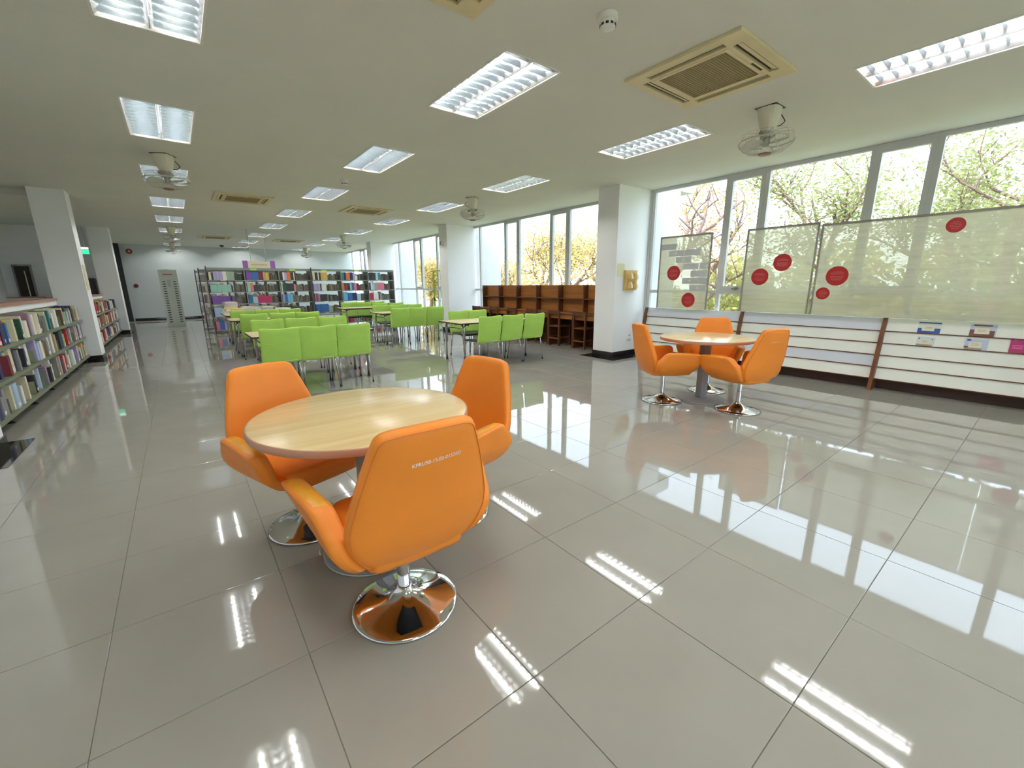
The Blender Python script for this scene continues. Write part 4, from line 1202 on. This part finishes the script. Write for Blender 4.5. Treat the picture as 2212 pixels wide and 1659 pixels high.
# white slotted end panel of a shelf block standing in the aisle
lk = thing('slotted_shelf_block', 'tall pale shelf block with two columns of slots standing in the aisle', 'shelf', (-.43, 18.7, 0))
LB = mat('pale_steel', (196, 204, 192), .45)
MB().box(0, .50, 0, .55, .003, 1.905).build('body', LB, lk, bevel=.004)
SLOT = MB().box(0, .085, -.003, .0, 0, .028).mesh('slot', M_BLACKP)
for cx_ in (.075, .36):
    for k in range(18): link('slot', SLOT, lk, (cx_, 0, .16+k*.079))
pl_ = MB().box(.09, .40, -.006, -.001, 1.70, 1.80).build('name_plate', mat('plate_pink', (206, 190, 184), .5), lk)
MB().box(.12, .37, -.0075, -.0062, 1.74, 1.765).build('plate_mark', mat('plate_ink', (150, 96, 96), .6), pl_)
MB().box(.20, .27, .0, .05, 1.906, 1.93).build('top_tag', mat('lime_card', (176, 214, 92), .6), lk)
MB().box(.2, .3, -.004, -.001, 1.35, 1.58).build('notice', mat('notice_grey', (176, 182, 172), .6), lk)

# back wall
small_lathe('alarm_bell', 'red alarm bell high on the far back wall', 'bell', (-1.27, YB-.0, 2.72), [('gong', [(0, .05), (.04, .05), (.075, .04), (.098, .015), (.10, 0)], mat('bell_red', (140, 40, 34), .4)), ('cap', [(0, .06), (.03, .058), (.04, .05)], M_CREAM)], rot=(PI/2, 0, 0))
small_lathe('alarm_button', 'dark red round alarm button lower on the far back wall', 'alarm', (-1.27, YB-.0, 1.40), [('disc', [(0, .03), (.06, .03), (.075, .015), (.075, 0)], mat('button_red', (124, 26, 40), .4))], rot=(PI/2, 0, 0))
# corridor things
ex = thing('exit_sign', 'lit green exit sign hanging in the corridor between the columns', 'sign', (-2.02, 16.9, 2.34))
MB().box(-.25, .25, -.03, .03, -.1, .1).build('case', M_WHITEP, ex, bevel=.004)
MB().box(-.24, .24, -.034, -.031, -.09, .045).build('lit_face', M_EXIT, ex)
MB().box(-.24, .24, -.034, -.031, .05, .09).build('lit_top', M_EXITW, ex)
for s in (-1, 1): MB().tube([(s*.18, 0, .1), (s*.18, 0, .655)], .006, 6).build('rod', M_STEEL, ex)
o = thing('cupboard', 'dark brown cupboard in the corridor beyond the farther shelf', 'cupboard', (-2.55, 17.1, 0))
dk = mat('dark_brown', (50, 42, 40), .5)
MB().box(0, .72, 0, .40, .003, 1.60).build('body', dk, o, bevel=.03)
for a, b in ((.02, .35), (.37, .70)):
    d = MB().box(a, b, -.015, -.001, .08, 1.55).build('door', mat('dark_brown_door', (58, 48, 44), .5), o)
    MB().box((b if a < .1 else a)-.02, (b if a < .1 else a)+.0, -.03, -.0155, .8, .95).build('handle', M_STEEL, d)
o = MB().box(XL-.001+.003, XL+.006, 11.05, 11.28, 1.30, 1.75).build('column_notice', mat('notice_cream', (214, 204, 164), .6))
tag(o, 'cream notice on the side of the corridor column', 'notice')

# ------------------------------------------------------------------ outside
ZG = -.5
struct(MB().box(-50, 90, -70, 110, ZG-.3, ZG).build('ground', M_LAWN))
trim(MB().box(XW+.08, XW+.9, YN, YB, -.4, -.02), M_WALL)
def tree(lab, name, x, y, H, spread, nleaf, lm, lsize, seed, trunk=.33, cl=.30):
    rg = random.Random(seed)
    r = thing(name, lab, 'tree', (x, y, ZG), 0, 'trees outside the windows')
    br = MB(); tips = []
    def grow(p, d, L, rad, lev):
        pts = [p]; n = 5
        for k in range(n):
            d = (d+Vector((rg.uniform(-.22, .22), rg.uniform(-.22, .22), rg.uniform(-.06, .16)))).normalized()
            p = p+d*L/n; pts.append(p)
            if lev >= 2: tips.append(p)
        br.tube(pts, [max(.005, rad*(1-.5*k/n)) for k in range(n+1)], 6 if lev < 2 else 4, caps=False)
        if lev < 4:
            for k in range(3 if lev < 2 else rg.randint(2, 3)):
                q = pts[rg.randint(2, n)]
                nd = (d*.55+Vector((rg.uniform(-1, 1), rg.uniform(-1, 1), rg.uniform(-.25, .75)))*spread).normalized()
                grow(q, nd, L*rg.uniform(.6, .85), rad*.55, lev+1)
    grow(Vector((0, 0, 0)), Vector((rg.uniform(-.1, .1), rg.uniform(-.1, .1), 1)), H*trunk, .16*H/8, 0)
    br.build('branches', M_BARK, r, smooth=True)
    fo = MB()
    for k in range(nleaf):
        t_ = rg.choice(tips); s = rg.gauss(0, .28)
        c_ = t_+Vector((rg.gauss(0, cl), rg.gauss(0, cl), rg.gauss(0, cl*.8)))
        a = Vector((rg.gauss(0, 1), rg.gauss(0, 1), rg.gauss(0, .6))).normalized(); b = a.cross(Vector((rg.gauss(0, 1), rg.gauss(0, 1), rg.gauss(0, 1)))).normalized()
        l = lsize*rg.uniform(.6, 1.4); wd = l*.42
        fo.add([c_-a*l, c_+b*wd, c_+a*l, c_-b*wd], [(0, 1, 2, 3)])
    stuff(fo.build('foliage', lm, r))
    return r
tree('bushy green tree outside the right end of the near window', 'leafy_tree', 14.5, 1.0, 8.0, .9, 7000, M_LEAFG, .055, 1)
tree('bushy green tree outside the middle panes of the near window', 'leafy_tree', 15.0, 4.4, 7.6, .9, 6000, M_LEAFG, .055, 2)
tree('nearly bare pinkish tree outside the near window by the column', 'bare_tree', 11.5, 7.3, 9.0, 1.0, 900, M_LEAFP, .06, 13, .26, .35)
tree('spreading bare tree farther off between green and bare trees', 'bare_tree', 17.0, 9.5, 9.0, 1.0, 1300, M_LEAFP, .07, 23, .26, .4)
tree('sparse ochre tree outside the carrel window, nearest the white column', 'autumn_tree', 14.0, 13.2, 8.5, 1.05, 3600, M_LEAFO, .066, 14, .24, .45)
tree('sparse ochre tree outside the carrel window, second from the white column', 'autumn_tree', 15.5, 17.2, 9.0, 1.05, 4200, M_LEAFO, .07, 15, .22, .5)
tree('sparse ochre tree outside the carrel window, farthest of the three', 'autumn_tree', 16.0, 21.5, 9.0, 1.05, 4600, M_LEAFO, .07, 16, .22, .5)
tree('pinkish sparse tree behind the ochre ones outside the carrel window', 'autumn_tree', 23.0, 23.0, 10.0, 1.0, 4500, M_LEAFP, .09, 6, .24, .55)
tree('dense golden tree outside the window past the middle column', 'autumn_tree', 13.0, 25.5, 8.0, .95, 6500, M_LEAFO, .085, 7, .24, .4)
tree('golden tree farthest along the facade', 'autumn_tree', 15.0, 33.0, 9.0, .95, 6000, M_LEAFO, .1, 8, .24, .45)
tree('green tree outside beyond the right edge of the near window', 'leafy_tree', 13.5, -2.5, 8.0, .9, 4200, M_LEAFG, .08, 9)
tree('tall green tree behind the bushy pair outside the near window', 'leafy_tree', 22.0, 3.0, 9.5, .95, 6500, M_LEAFG, .075, 10, .28, .5)
for k, y in enumerate((-9.0, -5.4, -1.8, 1.8, 5.4, 9.2)):
    rg2 = random.Random(80+k); fo = MB(); hh = 3.3+rg2.uniform(-.3, .3)
    for q in range(2600):
        a = rg2.uniform(0, 2*PI); rr = math.sqrt(rg2.random()); c_ = Vector((1.3*rr*math.cos(a), 1.85*rr*math.sin(a), 0))
        c_.z = rg2.uniform(.02, 1)*hh*math.sqrt(max(.05, 1-rr*rr*.6))
        u = Vector((rg2.gauss(0, 1), rg2.gauss(0, 1), rg2.gauss(0, 1))).normalized(); v = u.cross(Vector((rg2.gauss(0, 1), rg2.gauss(0, 1), rg2.gauss(0, 1)))).normalized()
        l = rg2.uniform(.1, .18)
        fo.add([c_-u*l, c_+v*l*.5, c_+u*l, c_-v*l*.5], [(0, 1, 2, 3)])
    r = thing('bush', 'tall yellow-green bush behind the translucent sheets, %s from the near end' % ordinal(k+1), 'bush', (19.5, y, ZG), 0, 'tall bushes outside')
    stuff(fo.build('foliage', M_LEAFB, r))
    MB().tube([(0, 0, 0), (.1, .1, hh*.5)], [.08, .02], 6).build('stem', M_BARK, r)
for k, (x, y, hh) in enumerate(((27, -6, 1.6), (28, 0, 1.5), (29, 6, 1.7), (30, 12, 1.8), (28, 19, 1.9), (27, 27, 2.0), (29, 37, 2.4))):
    rg2 = random.Random(40+k); fo = MB()
    for q in range(1500):
        a = rg2.uniform(0, 2*PI); rr = math.sqrt(rg2.random()); c_ = Vector((1.6*rr*math.cos(a), 3.6*rr*math.sin(a), 0))
        c_.z = rg2.uniform(.05, 1)*hh*math.sqrt(max(.05, 1-rr*rr*.8))
        u = Vector((rg2.gauss(0, 1), rg2.gauss(0, 1), rg2.gauss(0, 1))).normalized(); v = u.cross(Vector((rg2.gauss(0, 1), rg2.gauss(0, 1), rg2.gauss(0, 1)))).normalized()
        l = rg2.uniform(.1, .2)
        fo.add([c_-u*l, c_+v*l*.5, c_+u*l, c_-v*l*.5], [(0, 1, 2, 3)])
    r = thing('shrub', 'low green shrub far across the lawn, %s from the near end' % ordinal(k+1), 'shrub', (x, y, ZG), 0, 'shrubs across the lawn')
    stuff(fo.build('foliage', M_LEAFG, r))
    MB().tube([(0, 0, 0), (.1, .1, hh*.5)], [.06, .02], 6).build('stem', M_BARK, r)
